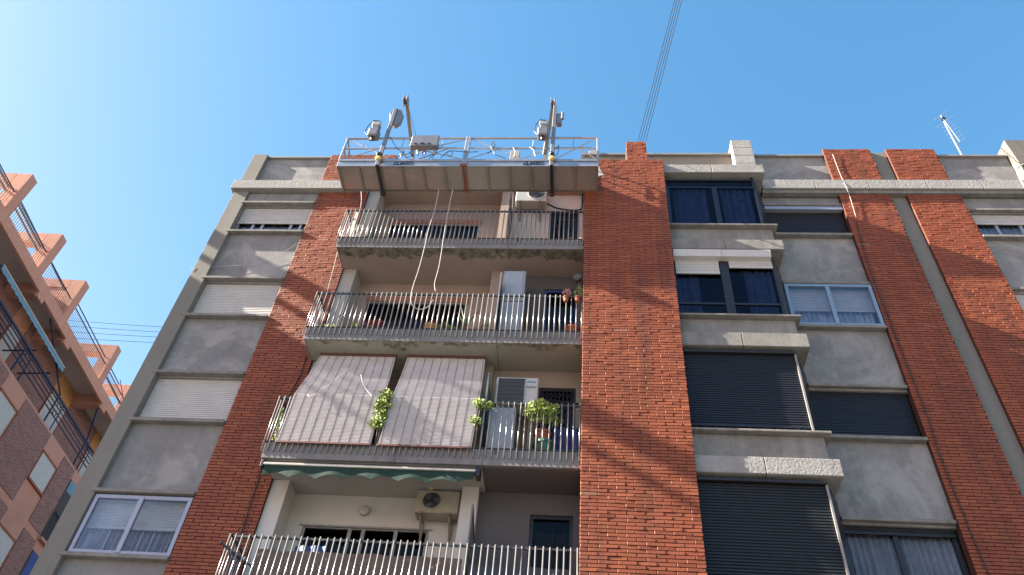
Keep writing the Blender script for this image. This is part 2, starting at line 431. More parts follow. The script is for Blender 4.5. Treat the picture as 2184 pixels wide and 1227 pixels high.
# column of wall panels with openings
def column(x0, x1, openings, yf=12.52, ztop=18.1, mat='concrete_panel'):
    z = ZMIN
    for (a, b) in sorted(openings):
        MB().box(x0, x1, yf, 12.72, z, a).build('wall_panel', mat, B); z = b
    MB().box(x0, x1, yf, 12.72, z, ztop).build('wall_panel', mat, B)
LW = [(16.50, 17.55), (13.56, 14.67), (10.66, 11.78), (7.78, 8.93), (4.86, 6.0)]
column(-8.88, -6.98, LW)
MB().box(-8.88, -7.06, 12.53, 12.7, 18.5, 19.72).each('parapet', 'concrete_panel', B)
MB().box(-8.88, -7.06, 12.45, 12.78, 19.72, 19.78).each('coping', 'coping_metal', B)
RW = [(16.54, 17.60), (13.54, 14.80), (10.74, 11.88), (7.83, 8.97), (4.9, 6.05)]
column(4.40, 6.30, RW, 12.52, 18.05)
FW = [(16.52, 17.45), (13.58, 14.70), (10.7, 11.8), (7.8, 8.9)]
column(9.18, 10.95, FW, 12.52, 18.05)
column(10.95, 16, [], 12.44, 18.05)
MB().box(7.52, 7.92, 12.50, 12.72, ZMIN, 18.05).box(7.52, 7.90, 12.50, 12.72, 18.53, 20.0).each('recess_strip', 'concrete_pilaster', B)
brickpart('brick_pilaster', [(6.30, 7.52, 12.40, ZB, 18.05), (6.29, 7.50, 12.40, 18.53, 20.03)])
brickpart('brick_pilaster', [(7.92, 9.18, 12.40, ZB, 18.05), (7.90, 9.13, 12.40, 18.53, 20.03)])
MB().box(6.3, 9.18, 12.46, 13.5, ZMIN, ZB).build('lower_wall', 'mortar', B)
# parapets on the right
MB().box(4.42, 6.29, 12.53, 12.7, 18.53, 19.80).box(9.13, 10.92, 12.53, 12.7, 18.53, 19.78).box(11.6, 16, 12.53, 12.7, 18.53, 19.9).each('parapet', 'concrete_panel', B)
MB().box(4.42, 6.28, 12.45, 12.78, 19.80, 19.86).box(9.14, 10.91, 12.45, 12.78, 19.78, 19.84).each('coping', 'coping_metal', B)
MB().box(0.0, 3.9, 12.53, 12.7, 18.5, 19.86).build('parapet', 'wall_beige', B)
MB().box(-.1, 3.9, 12.45, 12.78, 19.86, 19.93).each('coping', 'coping_metal', B)
# rooftop blocks
MB().hexa([(10.95, 12.28, 18.53), (11.55, 12.28, 18.53), (11.55, 13.1, 18.53), (10.95, 13.1, 18.53), (10.93, 12.28, 20.25), (11.5, 12.28, 20.25), (11.5, 13.3, 20.25), (10.93, 13.3, 20.25)]).build('chimney', 'concrete', B, label='tall sloping concrete pilaster above the cornice at the right end')
ck = MB()
for k in range(5): ck.box(3.9, 4.42, 12.25, 12.8, 18.45 + k * .36, 18.45 + k * .36 + .352)
ck.build('chimney', 'concrete_rough', B, bevel=.008)
ch = brickpart('chimney', [(1.06, 1.57, 11.75, 18.5, 19.42)], label='small red brick chimney block on the wide brick pier')
MB().box(1.065, 1.565, 11.765, 12.4, 18.5, 19.41).build('chimney_core', 'mortar', ch)
for (a, b) in ((1087, 1109), (1256, 1278)):
    p = P(a, 336, 12.8); q = P(b, 321, 12.8)
    MB().box(p.x, q.x, 12.8, 13.3, 18.5, q.z).build('chimney', 'concrete_rough', B, bevel=.01)

# the wide brick pier
brickpart('brick_pier', [(0.0, 1.93, 11.62, ZB, 18.42)])
MB().box(0.003, 1.927, 11.64, 13.5, ZMIN, 18.41).build('pier_core', 'mortar', B)
# brick returns on the pier's left flank
mb = MB(); rg = random.Random(5)
for r in range(int((18.42 - ZB) / .0685)):
    za = ZB + r * .0685 + .007
    for k in range(4):
        ya = 11.64 + k * .26 + (.13 if r % 2 else 0)
        mb.box(-.006, .004, ya, min(ya + .25, 12.6), za, za + .055, rg.random() * .9)
mb.build('pier_flank', 'brick', B, recalc=False)

def slats(mb, x0, x1, z0, z1, y, pitch=.05, depth=.012, flat=False):
    n = max(1, int(round((z1 - z0) / pitch))); p = (z1 - z0) / n
    for k in range(n):
        a = z0 + k * p; prof = [(0, .35), (.12, 1), (.55, .75), (.88, .2), (1.0, 0)]
        for (t0, d0), (t1, d1) in zip(prof, prof[1:]):
            mb.quad((x0, y - d0 * depth, a + t0 * p), (x1, y - d0 * depth, a + t0 * p), (x1, y - d1 * depth, a + t1 * p), (x0, y - d1 * depth, a + t1 * p))
        if k == 0: mb.quad((x0, y + .004, a), (x1, y + .004, a), (x1, y - .35 * depth, a), (x0, y - .35 * depth, a))
        else: mb.quad((x0, y, a), (x1, y, a), (x1, y - .35 * depth, a), (x0, y - .35 * depth, a))
    mb.box(x0, x1, y + .004, y + .012, z0, z1)
def curtain_mb(x0, x1, z0, z1, y, wav=.035, per=.11):
    mb = MB(); n = max(6, int((x1 - x0) / per * 6))
    rg = random.Random(int(x0 * 100)); ph = rg.random() * 6; f = 1
    pts = []
    for i in range(n + 1):
        x = x0 + (x1 - x0) * i / n
        pts.append((x, y + wav * math.sin(ph + (x - x0) / per * 2 * math.pi) + .5 * wav * math.sin(2.7 * (x - x0) / per + ph)))
    for a, b in zip(pts, pts[1:]):
        mb.quad((a[0], a[1], z0), (b[0], b[1], z0), (b[0], b[1], z1), (a[0], a[1], z1))
    return mb
def frame_mb(x0, x1, z0, z1, y, d=.05, t=.05, mulls=(), trans=()):
    mb = MB()
    mb.box(x0, x1, y, y + d, z0, z0 + t).box(x0, x1, y, y + d, z1 - t, z1)
    mb.box(x0, x0 + t, y, y + d, z0 + t, z1 - t).box(x1 - t, x1, y, y + d, z0 + t, z1 - t)
    for m in mulls: mb.box(m - t * .6, m + t * .6, y - .012, y + d - .002, z0 + t * .5, z1 - t * .5)
    for m in trans: mb.box(x0 + t, x1 - t, y + .004, y + d - .004, m - t * .5, m + t * .5)
    return mb
def window(x0, x1, z0, z1, yf=12.60, frame='alu_white', t=.05, mulls=(), trans=(), pane='glass', shutter=None, drop=None, curtain='curtain', sill='ledge', head=True,
           sx0=None, sx1=None, shut_y=None, label=None, sillp=.1, parent=None):
    """ frame > pane, shutter, curtain, sill, lintel """
    parent = parent or B
    w_ = frame_mb(x0, x1, z0, z1, yf, mulls=mulls, trans=trans, t=t).build('window', frame, parent, label=label)
    if pane: MB().box(x0 + t * .6, x1 - t * .6, yf + .022, yf + .028, z0 + t * .6, z1 - t * .6).build('pane', pane, w_)
    if shutter:
        sy = shut_y if shut_y is not None else yf - .03
        mb = MB(); slats(mb, x0 + .01, x1 - .01, drop, z1 + .0, sy)
        mb.box(x0 + .012, x1 - .012, sy - .016, sy + .006, drop - .03, drop)
        for sx in (x0 + .2, x1 - .2): mb.box(sx - .02, sx + .02, sy - .03, sy - .016, drop - .025, drop - .005)
        mb.build('shutter', shutter, w_)
    if curtain: curtain_mb(x0 + t, x1 - t, z0 + .02, z1 - .02, max(yf + .14, (shut_y or 0) + .09)).build('curtain', curtain, w_)
    if sill: MB().box(sx0 if sx0 is not None else x0 - .01, sx1 if sx1 is not None else x1 + .01, 12.485 - sillp, 12.62, z0 - .075, z0 - .004).build('sill', sill, w_, bevel=.006)
    if head: MB().box(sx0 if sx0 is not None else x0 - .01, sx1 if sx1 is not None else x1 + .01, 12.385 if x0 < -8 else 12.43, 12.56, z1 + .04, z1 + .11).build('lintel', sill or 'ledge', w_, bevel=.006)
    return w_
# left column
X0, X1 = -8.88, -6.98
w1 = window(X0, X1, 16.50, 17.55, frame='alu_white', shutter='shutter_white', drop=16.96, curtain='curtain_brown', mulls=(-8.45, -8.2, -7.45, -7.2), sx0=-8.95, sx1=-6.99)
w1['label'] = 'left top window with its white shutter three quarters down'
w1b = MB().box(-8.87, -6.99, 12.46, 12.515, 17.62, 18.04).build('shutter_box', 'apron', w1)
window(X0, X1, 13.56, 14.67, shutter='shutter_white', drop=13.60, curtain=None, sx0=-8.96, sx1=-6.99)
window(X0, X1, 10.66, 11.78, shutter='shutter_white', drop=10.69, curtain=None, sx0=-8.96, sx1=-6.99)
w4 = window(X0 + .03, X1 - .02, 7.79, 8.94, yf=12.44, frame='alu_white', t=.07, mulls=(-7.95,), shutter='shutter_cream', drop=8.38, shut_y=12.62, curtain='lace', sx0=-8.96, sx1=-6.99,
            label='left window of two aluminium sashes with a half drawn cream shutter behind')
MB().box(-8.42, -8.38, 12.66, 12.70, 7.85, 8.38).box(-7.80, -7.76, 12.66, 12.70, 7.85, 8.38).box(-7.58, -7.55, 12.66, 12.70, 7.85, 8.38).build('inner_frame', 'alu_white', w4)
# right column
window(4.42, 6.28, 16.54, 17.60, yf=12.60, frame='frame_navy', pane=None, shutter='shutter_navy', drop=16.66, curtain=None, sx0=4.42, sx1=6.29)
MB().box(4.42, 6.28, 12.44, 12.56, 17.49, 17.60).build('shutter_box', 'alu_white', B)
w = window(4.42, 6.28, 13.55, 14.80, yf=12.42, frame='alu_blue', t=.07, mulls=(5.33,), shutter='shutter_white', drop=14.15, shut_y=12.60, curtain='curtain_blue', pane='glass', sx0=4.42, sx1=6.29)
MB().box(4.95, 4.98, 12.64, 12.68, 13.62, 14.12).box(5.75, 5.78, 12.64, 12.68, 13.62, 14.12).build('inner_frame', 'alu_white', w)
w = window(4.42, 6.28, 10.74, 11.88, yf=12.60, frame='frame_dark', pane=None, shutter='shutter_navy', drop=10.86, curtain=None, sx0=4.42, sx1=6.29)
MB().box(5.3, 6.2, 12.66, 12.70, 10.76, 10.86).build('inner_frame', 'blue_tarp', w)
window(4.42, 6.28, 7.83, 8.97, yf=12.60, frame='frame_dark', t=.07, mulls=(5.28,), pane='glass', shutter='shutter_dark', drop=8.85, curtain='curtain', sx0=4.42, sx1=6.29)
# far right column
w = window(9.18, 10.95, 16.52, 17.45, frame='alu_white', mulls=(9.75, 10.3), shutter='shutter_white', drop=17.12, curtain='curtain', sx0=9.19, sx1=11.0, pane='glass')
MB().prism([(10.42, 12.7, 17.05), (10.66, 12.7, 17.05), (10.54, 12.7, 16.72)], (0, .01, 0)).build('inner_frame', 'yellow', w)
window(9.18, 10.95, 13.58, 14.70, shutter='shutter_white', drop=13.61, curtain=None, sx0=9.19, sx1=11.0)
window(9.18, 10.95, 10.70, 11.80, shutter='shutter_white', drop=10.75, curtain=None, sx0=9.19, sx1=11.0)

# ------------------------------------------------ bays
CAPS = [(18.05, 18.38), (15.18, 15.50), (12.30, 12.66), (9.40, 9.74), (6.52, 6.86), (3.64, 3.98)]
SILLS = [16.05, 13.17, 10.32, 7.44, 4.56]
def bay(k):
    cz0, cz1 = CAPS[k]; sz = SILLS[k]
    w_ = MB()
    return cz0, cz1, sz
for k in range(5):
    cz0, cz1 = CAPS[k]; sz = SILLS[k]; nz1 = CAPS[k + 1][1]
    ap = MB().box(1.94, 4.26, 11.86, 12.5, nz1 + .001, sz - .05)
    bw = ap.build('bay_window', 'apron', B, bevel=.01)
    cp = MB().box(1.94, 3.12, 11.74, 12.52, cz0, cz1).box(3.126, 4.39, 11.74, 12.52, cz0, cz1).build('cap', 'concrete_rough' if k in (0, 3) else 'apron', bw, bevel=.012)
    MB().box(1.94, 4.37, 11.73, 12.5, sz - .048, sz).build('sill', 'apron', bw, bevel=.008)
    dark = ['frame_navy', 'frame_dark', 'frame_dark', 'frame_dark', 'frame_dark'][k]
    # enclosure returns: slanted side post and panel
    MB().hexa([(4.06, 11.90, sz), (4.12, 11.90, sz), (4.44, 12.52, sz), (4.38, 12.52, sz), (4.06, 11.90, cz0), (4.12, 11.90, cz0), (4.44, 12.52, cz0), (4.38, 12.52, cz0)]).build('side_panel', dark, bw)
    MB().box(1.95, 4.1, 12.48, 12.52, sz, cz0).build('back_panel', 'interior', bw)
    if k == 0:
        fr = frame_mb(1.95, 4.12, sz, 17.93, 11.88, t=.05, trans=(16.22, 17.62)); fr.box(3.07, 3.19, 11.87, 11.92, 16.24, 17.60)
        fr.box(2.0, 2.05, 11.89, 11.92, 16.24, 17.6)
        f = fr.build('frame', dark, bw)
        MB().box(1.99, 4.08, 11.90, 11.906, sz + .04, 17.9).build('pane', 'glass_blue', f)
        curtain_mb(2.15, 2.95, sz + .05, 17.6, 11.98, per=.16).build('curtain', 'curtain_blue', f)
        curtain_mb(3.28, 4.0, sz + .05, 17.6, 11.98, per=.16).build('curtain', 'curtain_blue', f)
    elif k == 1:
        fr = frame_mb(1.95, 4.12, sz, 14.95, 11.88, t=.05, trans=(13.60,)); fr.box(2.95, 3.13, 11.85, 11.93, sz + .02, 14.93)
        f = fr.build('frame', dark, bw)
        MB().box(1.99, 4.08, 11.90, 11.906, sz + .04, 14.9).build('pane', 'glass_blue', f)
        curtain_mb(2.02, 2.5, sz + .05, 14.6, 11.98, per=.14).build('curtain', 'curtain_blue', f)
        curtain_mb(3.45, 4.02, sz + .05, 14.7, 11.98, per=.14).build('curtain', 'curtain_blue', f)
        MB().prism([(1.96, 11.72, 14.90), (1.96, 11.70, 15.10), (1.96, 11.74, 15.15), (1.96, 11.88, 15.15), (1.96, 11.88, 14.88)], (1.04, 0, 0)).prism(
            [(3.006, 11.72, 14.90), (3.006, 11.70, 15.10), (3.006, 11.74, 15.15), (3.006, 11.88, 15.15), (3.006, 11.88, 14.88)], (1.05, 0, 0)).build('shutter_box', 'shutter_white', f)
        mb = MB(); slats(mb, 2.0, 2.93, 14.50, 14.92, 11.85); mb.box(2.0, 2.93, 11.83, 11.86, 14.46, 14.50); mb.build('shutter', 'shutter_white', f)
        mb = MB(); slats(mb, 3.15, 4.07, 14.70, 14.92, 11.85); mb.box(3.15, 4.07, 11.83, 11.86, 14.66, 14.70); mb.build('shutter', 'shutter_white', f)
    else:
        top = cz0 - .06
        bot = sz + .16 if k == 2 else sz + .03
        f = frame_mb(1.95, 4.12, sz, top, 11.88, t=.045).build('frame', dark, bw)
        mb = MB(); slats(mb, 1.99, 4.08, bot, top - .06, 11.875, pitch=.055, depth=.016); mb.box(1.99, 4.08, 11.85, 11.88, bot - .035, bot)
        for sx in (2.12, 3.9): mb.box(sx - .012, sx + .012, 11.835, 11.85, bot - .03, bot - .005)
        mb.build('shutter', 'shutter_navy' if k == 2 else 'shutter_dark', f)
        MB().box(1.96, 4.10, 11.80, 11.88, top - .055, top).build('shutter_box', 'frame_dark', f, bevel=.008)
        MB().box(4.08, 4.115, 11.83, 11.88, sz, top - .06).build('guide', 'coping_metal', f)
        if k == 2:
            curtain_mb(2.0, 4.06, sz + .01, sz + .2, 11.98, per=.12).build('curtain', 'curtain', f)
            MB().box(2.95, 3.02, 11.90, 11.93, sz, sz + .16).build('mullion', dark, f)

# ------------------------------------------------ loggias and balconies
TOPZ = 18.30
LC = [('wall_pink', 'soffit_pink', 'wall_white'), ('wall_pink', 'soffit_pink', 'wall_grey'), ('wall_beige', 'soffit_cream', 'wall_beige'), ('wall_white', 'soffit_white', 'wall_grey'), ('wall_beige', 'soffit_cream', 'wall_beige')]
MB().box(-5.68, 0, 12.44, 13.5, TOPZ, 18.355).build('ceiling', 'wall_pink', B)
MB().box(-5.66, 0, 12.36, 12.5, TOPZ - .0, 18.5).build('roof_fascia', 'apron', B)
for k in range(5):
    z0 = SLAB[k]; zt = z0 + .33; ceil = TOPZ if k == 0 else SLAB[k - 1]
    lm, sm, rm = LC[k]
    # slab in three cast lengths
    sb = MB()
    for a, b in ((-5.70, -3.28), (-3.275, -1.72), (-1.715, -.003)): sb.box(a, b, 11.80, 13.5, z0, zt)
    slab = sb.build('balcony_slab', 'slab_face', B, bevel=.006)
    if k < 4:
        nm = LC[k + 1][1]
        if k == 2:
            MB().box(-5.66, -1.72, 11.86, 13.5, z0 - .004, z0 - .001).build('soffit', 'soffit_white', slab)
            MB().box(-1.71, -.01, 11.86, 13.5, z0 - .004, z0 - .001).build('soffit', 'wall_grey', slab)
        else:
            MB().box(-5.66, -1.72 if k == 1 else -.01, 11.815, 13.5, z0 - .004, z0 - .001).build('soffit', nm, slab)
            if k == 1: MB().box(-1.71, -.01, 11.815, 13.5, z0 - .004, z0 - .001).build('soffit', 'soffit_cream', slab)
    # jamb pillar at left, back walls with openings, middle pillar
    MB().box(-5.655, -5.34, 12.5, 13.4, zt, ceil - .005).build('pillar', 'wall_white' if k == 3 else 'wall_jamb', B)
    MB().box(-2.12, -1.82, 12.5, 13.4, zt, ceil - .005).build('pillar', 'wall_white' if k == 3 else ('wall_pink' if k < 2 else 'wall_beige'), B)
    wt = zt + 1.93
    MB().box(-5.34, -5.04, 12.97, 13.2, zt, wt).box(-2.70, -2.12, 12.97, 13.2, zt, wt).box(-5.34, -2.12, 12.97, 13.2, wt, ceil - .004).build('wall', lm, B)
    dt = zt + 2.13
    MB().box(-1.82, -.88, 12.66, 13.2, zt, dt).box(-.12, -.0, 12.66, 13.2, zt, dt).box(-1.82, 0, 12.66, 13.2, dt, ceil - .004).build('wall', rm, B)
    if k < 2: MB().box(-5.06, -2.66, 12.93, 12.968, wt - .0, wt + .16).build('lintel', 'wall_terracotta', B)
    # sliding window of the left room
    fm = 'frame_dark' if k != 3 else 'coping_metal'
    if k < 4:
        sw = frame_mb(-5.04, -2.70, zt + .02, wt, 12.99, t=.055, mulls=(-4.15, -3.9, -3.3)).build('sliding_window', fm, B)
        MB().box(-5.0, -2.74, 13.01, 13.016, zt + .05, wt - .04).build('pane', 'glass_dark', sw)
        if k != 3: curtain_mb(-4.95, -2.8, zt + .05, wt - .05, 13.2, per=.2).build('curtain', 'curtain_brown', sw)
        MB().box(-5.1, -2.64, 12.95, 12.985, wt - .035, wt - .002).build('lintel', 'coping_metal', sw)
        dr = frame_mb(-.88, -.12, zt + .02, dt, 12.70, t=.06).build('balcony_door', 'blue_tarp' if k == 1 else 'frame_dark', B)
        MB().box(-.84, -.16, 12.72, 12.73, zt + .05, dt - .04).build('pane', 'glass_dark', dr)
        if k == 0:
            g = MB()
            for i in range(14): g.box(-.85 + i * .053, -.84 + i * .053, 12.67, 12.68, zt + .05, dt - .05)
            for zz in (zt + .9, dt - .35): g.box(-.86, -.13, 12.668, 12.69, zz, zz + .03)
            g.build('grille', 'frame_dark', dr)
        if k == 2:   # folding lattice gate
            g = MB()
            for i in range(10):
                x = -.86 + i * .082
                g.bar((x, 12.68, zt + .05), (x, 12.68, dt - .1), .012, .012)
                for j in range(12):
                    zz = zt + .1 + j * .16
                    if i < 9: g.bar((x, 12.675, zz), (x + .082, 12.675, zz + .16), .007, .007); g.bar((x, 12.672, zz + .16), (x + .082, 12.672, zz), .007, .007)
            g.build('lattice_gate', 'frame_dark', dr)
        if k == 3: curtain_mb(-.8, -.2, zt + .05, dt - .25, 12.85, per=.1).build('curtain', 'lace', dr)
        # privacy screen between the two flats
        dz = zt + 1.8
        pts = [(-1.80, 11.86, zt), (-1.80, 12.48, zt), (-1.80, 12.48, dz - .35), (-1.80, 11.86, dz)]
        dv = MB()
        for a, b in zip(pts, pts[1:] + pts[:1]): dv.bar(a, b, .03, .03, (1, 0, 0))
        dv.bar((-1.80, 11.86, zt + .95), (-1.80, 12.48, zt + .95), .02, .02)
        d = dv.build('privacy_screen', 'rail_dark' if k in (0, 3) else 'rail_paint', B)
        MB().prism([(-1.803, 11.875, zt + .02), (-1.803, 12.465, zt + .02), (-1.803, 12.465, dz - .38), (-1.803, 11.875, dz - .04)], (.006, 0, 0)).build('panel', 'glass_grey', d)
    # railing
    if k < 4:
        zr = zt + 1.05
        rr = MB()
        rr.box(-5.72, -.01, 11.80, 11.825, zr - .05, zr - .012).box(-5.72, -.01, 11.80, 11.82, zt + .012, zt + .035)
        rr.box(-5.725, -5.70, 11.80, 12.43, zr - .05, zr - .012).box(-5.725, -5.70, 11.80, 12.43, zt + .012, zt + .035)
        for bx in (-4.3, -2.9, -1.5, -.05): rr.box(bx - .012, bx + .012, 11.785, 11.8, zt - .1, zt + .03)
        rail = rr.build('balcony_railing', 'rail_dark', B)
        n = 53
        proto = None
        pos = [(-5.745 + i * (5.72 / (n - 1)), 11.785) for i in range(n)] + [(-5.742, 11.785 + .105 * (i + 1)) for i in range(6)]
        for i, (bx, by) in enumerate(pos):
            jx = random.uniform(-.004, .004)
            if proto is None:
                proto = MB().tube([(bx, by, zt - .2), (bx, by, zr)], .0135, 8).build('baluster', 'rail_paint', rail, smooth=True); px_, py_ = bx, by
                continue
            c = proto.copy(); col.objects.link(c); c.parent = rail
            c.location = (bx - px_ + jx, by - py_, random.uniform(-.006, .006)); 
            # each bar a little out of true, turned about its own foot
            pl_ = Vector((px_ - OFF[B.name].x, py_ - OFF[B.name].y, zt))
            rot = Matrix.Rotation(random.gauss(0, .005), 4, 'Y') @ Matrix.Rotation(random.gauss(0, .004), 4, 'X') @ Matrix.Rotation(random.random() * 3, 4, 'Z')
            c.matrix_basis = Matrix.Translation(c.location) @ Matrix.Translation(pl_) @ rot @ Matrix.Translation(-pl_)

# ------------------------------------------------ details on this building
def cable(name, pts, r, mat, label, cat='cable', group=None, n=6):
    # smooth the path
    P0 = [Vector(p) for p in pts]; out_ = []
    for i in range(len(P0) - 1):
        a = P0[max(i - 1, 0)]; b = P0[i]; c = P0[i + 1]; d = P0[min(i + 2, len(P0) - 1)]
        for t in (0, .25, .5, .75):
            out_.append(.5 * ((2 * b) + (c - a) * t + (2 * a - 5 * b + 4 * c - d) * t * t + (3 * b - a - 3 * c + d) * t ** 3))
    out_.append(P0[-1])
    o = MB().tube(out_, r, n).build(name, mat, smooth=True)
    return tag(o, label, cat, group)
cable('wall_cable', [P(652, 760, 12.42), P(640, 800, 12.42), P(600, 880, 12.42), P(545, 1040, 12.42), P(510, 1150, 12.42), P(480, 1227, 12.42)], .011, 'black_rubber', 'black cable running down the left brick strip beside the balconies')
cable('wall_cable', [P(1826, 470, 12.38), P(1850, 560, 12.375), P(1900, 690, 12.38), P(1975, 880, 12.37), P(2000, 960, 12.38), P(2060, 1110, 12.375), P(2110, 1227, 12.38)], .010, 'black_rubber', 'black cable down the brick pilaster left of the grey strip')
cable('white_cable', [P(1776, 330, 12.37), P(1792, 372, 12.37), P(1804, 398, 12.28), P(1812, 418, 12.36), P(1826, 464, 12.37)], .007, 'rope_white', 'white cable hanging over the cornice onto the left brick pilaster')
cable('white_cable', [P(722, 530, 12.40), P(708, 585, 12.40), P(697, 625, 12.40), P(690, 650, 12.41)], .007, 'rope_white', 'thin pale cord on the brick strip between the two upper balconies')
cable('wire', [P(405, 574, 12.38), P(470, 568, 12.45), P(560, 560, 12.48), P(640, 516, 12.43)], .004, 'rope_white', 'fine pale wire sagging across the left grey wall below its top window')
cable('drain_pipe', [P(2184, 350, 12.25), P(2173, 356, 12.25), P(2169, 366, 12.25), P(2184, 396, 12.25), P(2200, 420, 12.25)], .02, 'rope_white', 'white bent pipe on the sloping concrete block at the right edge', 'pipe')

# ---------------------------------------------------------------- awning and roller blinds
aw = thing('awning', 'dark green scalloped awning rolled up under the third balcony slab', 'awning', (-3.7, 11.9, 9.1))
MB().tube([(-5.62, 11.93, 9.33), (-1.80, 11.93, 9.33)], .05, 12).build('roller', 'awning_green', aw, smooth=True)
MB().box(-5.62, -1.82, 11.80, 11.85, 9.29, 9.335).build('front_bar', 'rope_white', aw, bevel=.006)
v = MB(); n = 160; xa, xb = -5.60, -1.84
for i in range(n):
    def pt(i):
        x = xa + (xb - xa) * i / n
        return x, 9.05 + .085 * abs(math.sin(math.pi * (x - xa) / .49)) ** .9 + 0.012 * math.sin(x * 3), 11.825 + .012 * math.sin(x * 9)
    x0, z0, y0 = pt(i); x1, z1, y1 = pt(i + 1)
    v.quad((x0, y0, z0), (x1, y1, z1), (x1, 11.83, 9.29), (x0, 11.83, 9.29))
v.build('valance', 'awning_green', aw)
MB().box(-5.68, -5.62, 11.80, 12.0, 9.24, 9.40).box(-1.82, -1.74, 11.82, 12.02, 9.22, 9.41).each('bracket', 'frame_dark', aw, bevel=.01)

def blind(xt0, xt1, xr0, xr1, xb0, xb1, label):
    T = (12.24, 12.24); Rr = (11.755, 10.84); Bt = (11.735, 9.74)
    root = thing('roller_blind', label, 'blind', ((xt0 + xt1) / 2, 11.75, 9.74), 'outdoor roller blinds on the third balcony')
    mb = MB(); cm = MB()
    secs = []
    n1, n2 = 52, 36
    for i in range(n1 + 1):
        t = i / n1; sag = .03 * math.sin(math.pi * t)
        secs.append((xt0 + (xr0 - xt0) * t, xt1 + (xr1 - xt1) * t, T[0] + (Rr[0] - T[0]) * t + sag, T[1] + (Rr[1] - T[1]) * t))
    for i in range(1, n2 + 1):
        t = i / n2
        secs.append((xr0 + (xb0 - xr0) * t, xr1 + (xb1 - xr1) * t, Rr[0] + (Bt[0] - Rr[0]) * t, Rr[1] + (Bt[1] - Rr[1]) * t))
    for i, (a, b) in enumerate(zip(secs, secs[1:])):
        # each slat a thin bevelled strip with a small gap line below it
        m = tuple(a[j] + (b[j] - a[j]) * .82 for j in range(4)); o = -.0095
        mid = tuple(a[j] + (b[j] - a[j]) * .4 for j in range(4))
        ya = a[2]; 
        mb.quad((a[0], a[2], a[3]), (a[1], a[2], a[3]), (mid[1], mid[2] + o, mid[3]), (mid[0], mid[2] + o, mid[3]))
        mb.quad((mid[0], mid[2] + o, mid[3]), (mid[1], mid[2] + o, mid[3]), (m[1], m[2], m[3]), (m[0], m[2], m[3]))
        mb.quad((m[0], m[2], m[3]), (m[1], m[2], m[3]), (b[1], b[2] + .003, b[3]), (b[0], b[2] + .003, b[3]))
    mb.build('blind_sheet', 'blind', root, smooth=False)
    for k in range(10):
        u = .02 + .96 * k / 9
        pts = [(s[0] + (s[1] - s[0]) * u, s[2] - .009, s[3]) for s in secs[::4]] + [(secs[-1][0] + (secs[-1][1] - secs[-1][0]) * u, secs[-1][2] - .009, secs[-1][3])]
        cm.tube(pts, .0035, 5)
    cm.build('cord', 'cord', root)
    MB().box(xt0 - .01, xt1 + .01, T[0] - .03, T[0] + .04, T[1], T[1] + .06).build('head_rail', 'blind_edge', root, bevel=.006)
    MB().box(xb0 - .01, xb1 + .01, Bt[0] - .022, Bt[0] + .012, Bt[1] - .04, Bt[1]).build('bottom_rail', 'blind_edge', root, bevel=.005)
    return root
blind(-5.42, -3.83, -5.47, -3.72, -5.49, -3.76, 'left pale slatted roller blind hung over the third balcony railing')
blind(-3.58, -1.97, -3.57, -1.90, -3.62, -1.93, 'right pale slatted roller blind hung over the third balcony railing')
cable('blind_cord', [P(744, 787, 11.80), P(715, 810, 11.78), P(690, 830, 11.72), P(665, 846, 11.66), P(655, 842, 11.68)], .0075, 'rope_white', 'loose pale cord lying diagonally across the left roller blind', 'cord')
cable('blind_cord', [P(770, 800, 11.82), P(773, 815, 11.78), P(782, 832, 11.72), P(795, 847, 11.66)], .006, 'rope_white', 'short curved pale cord at the right half of the left blind', 'cord')

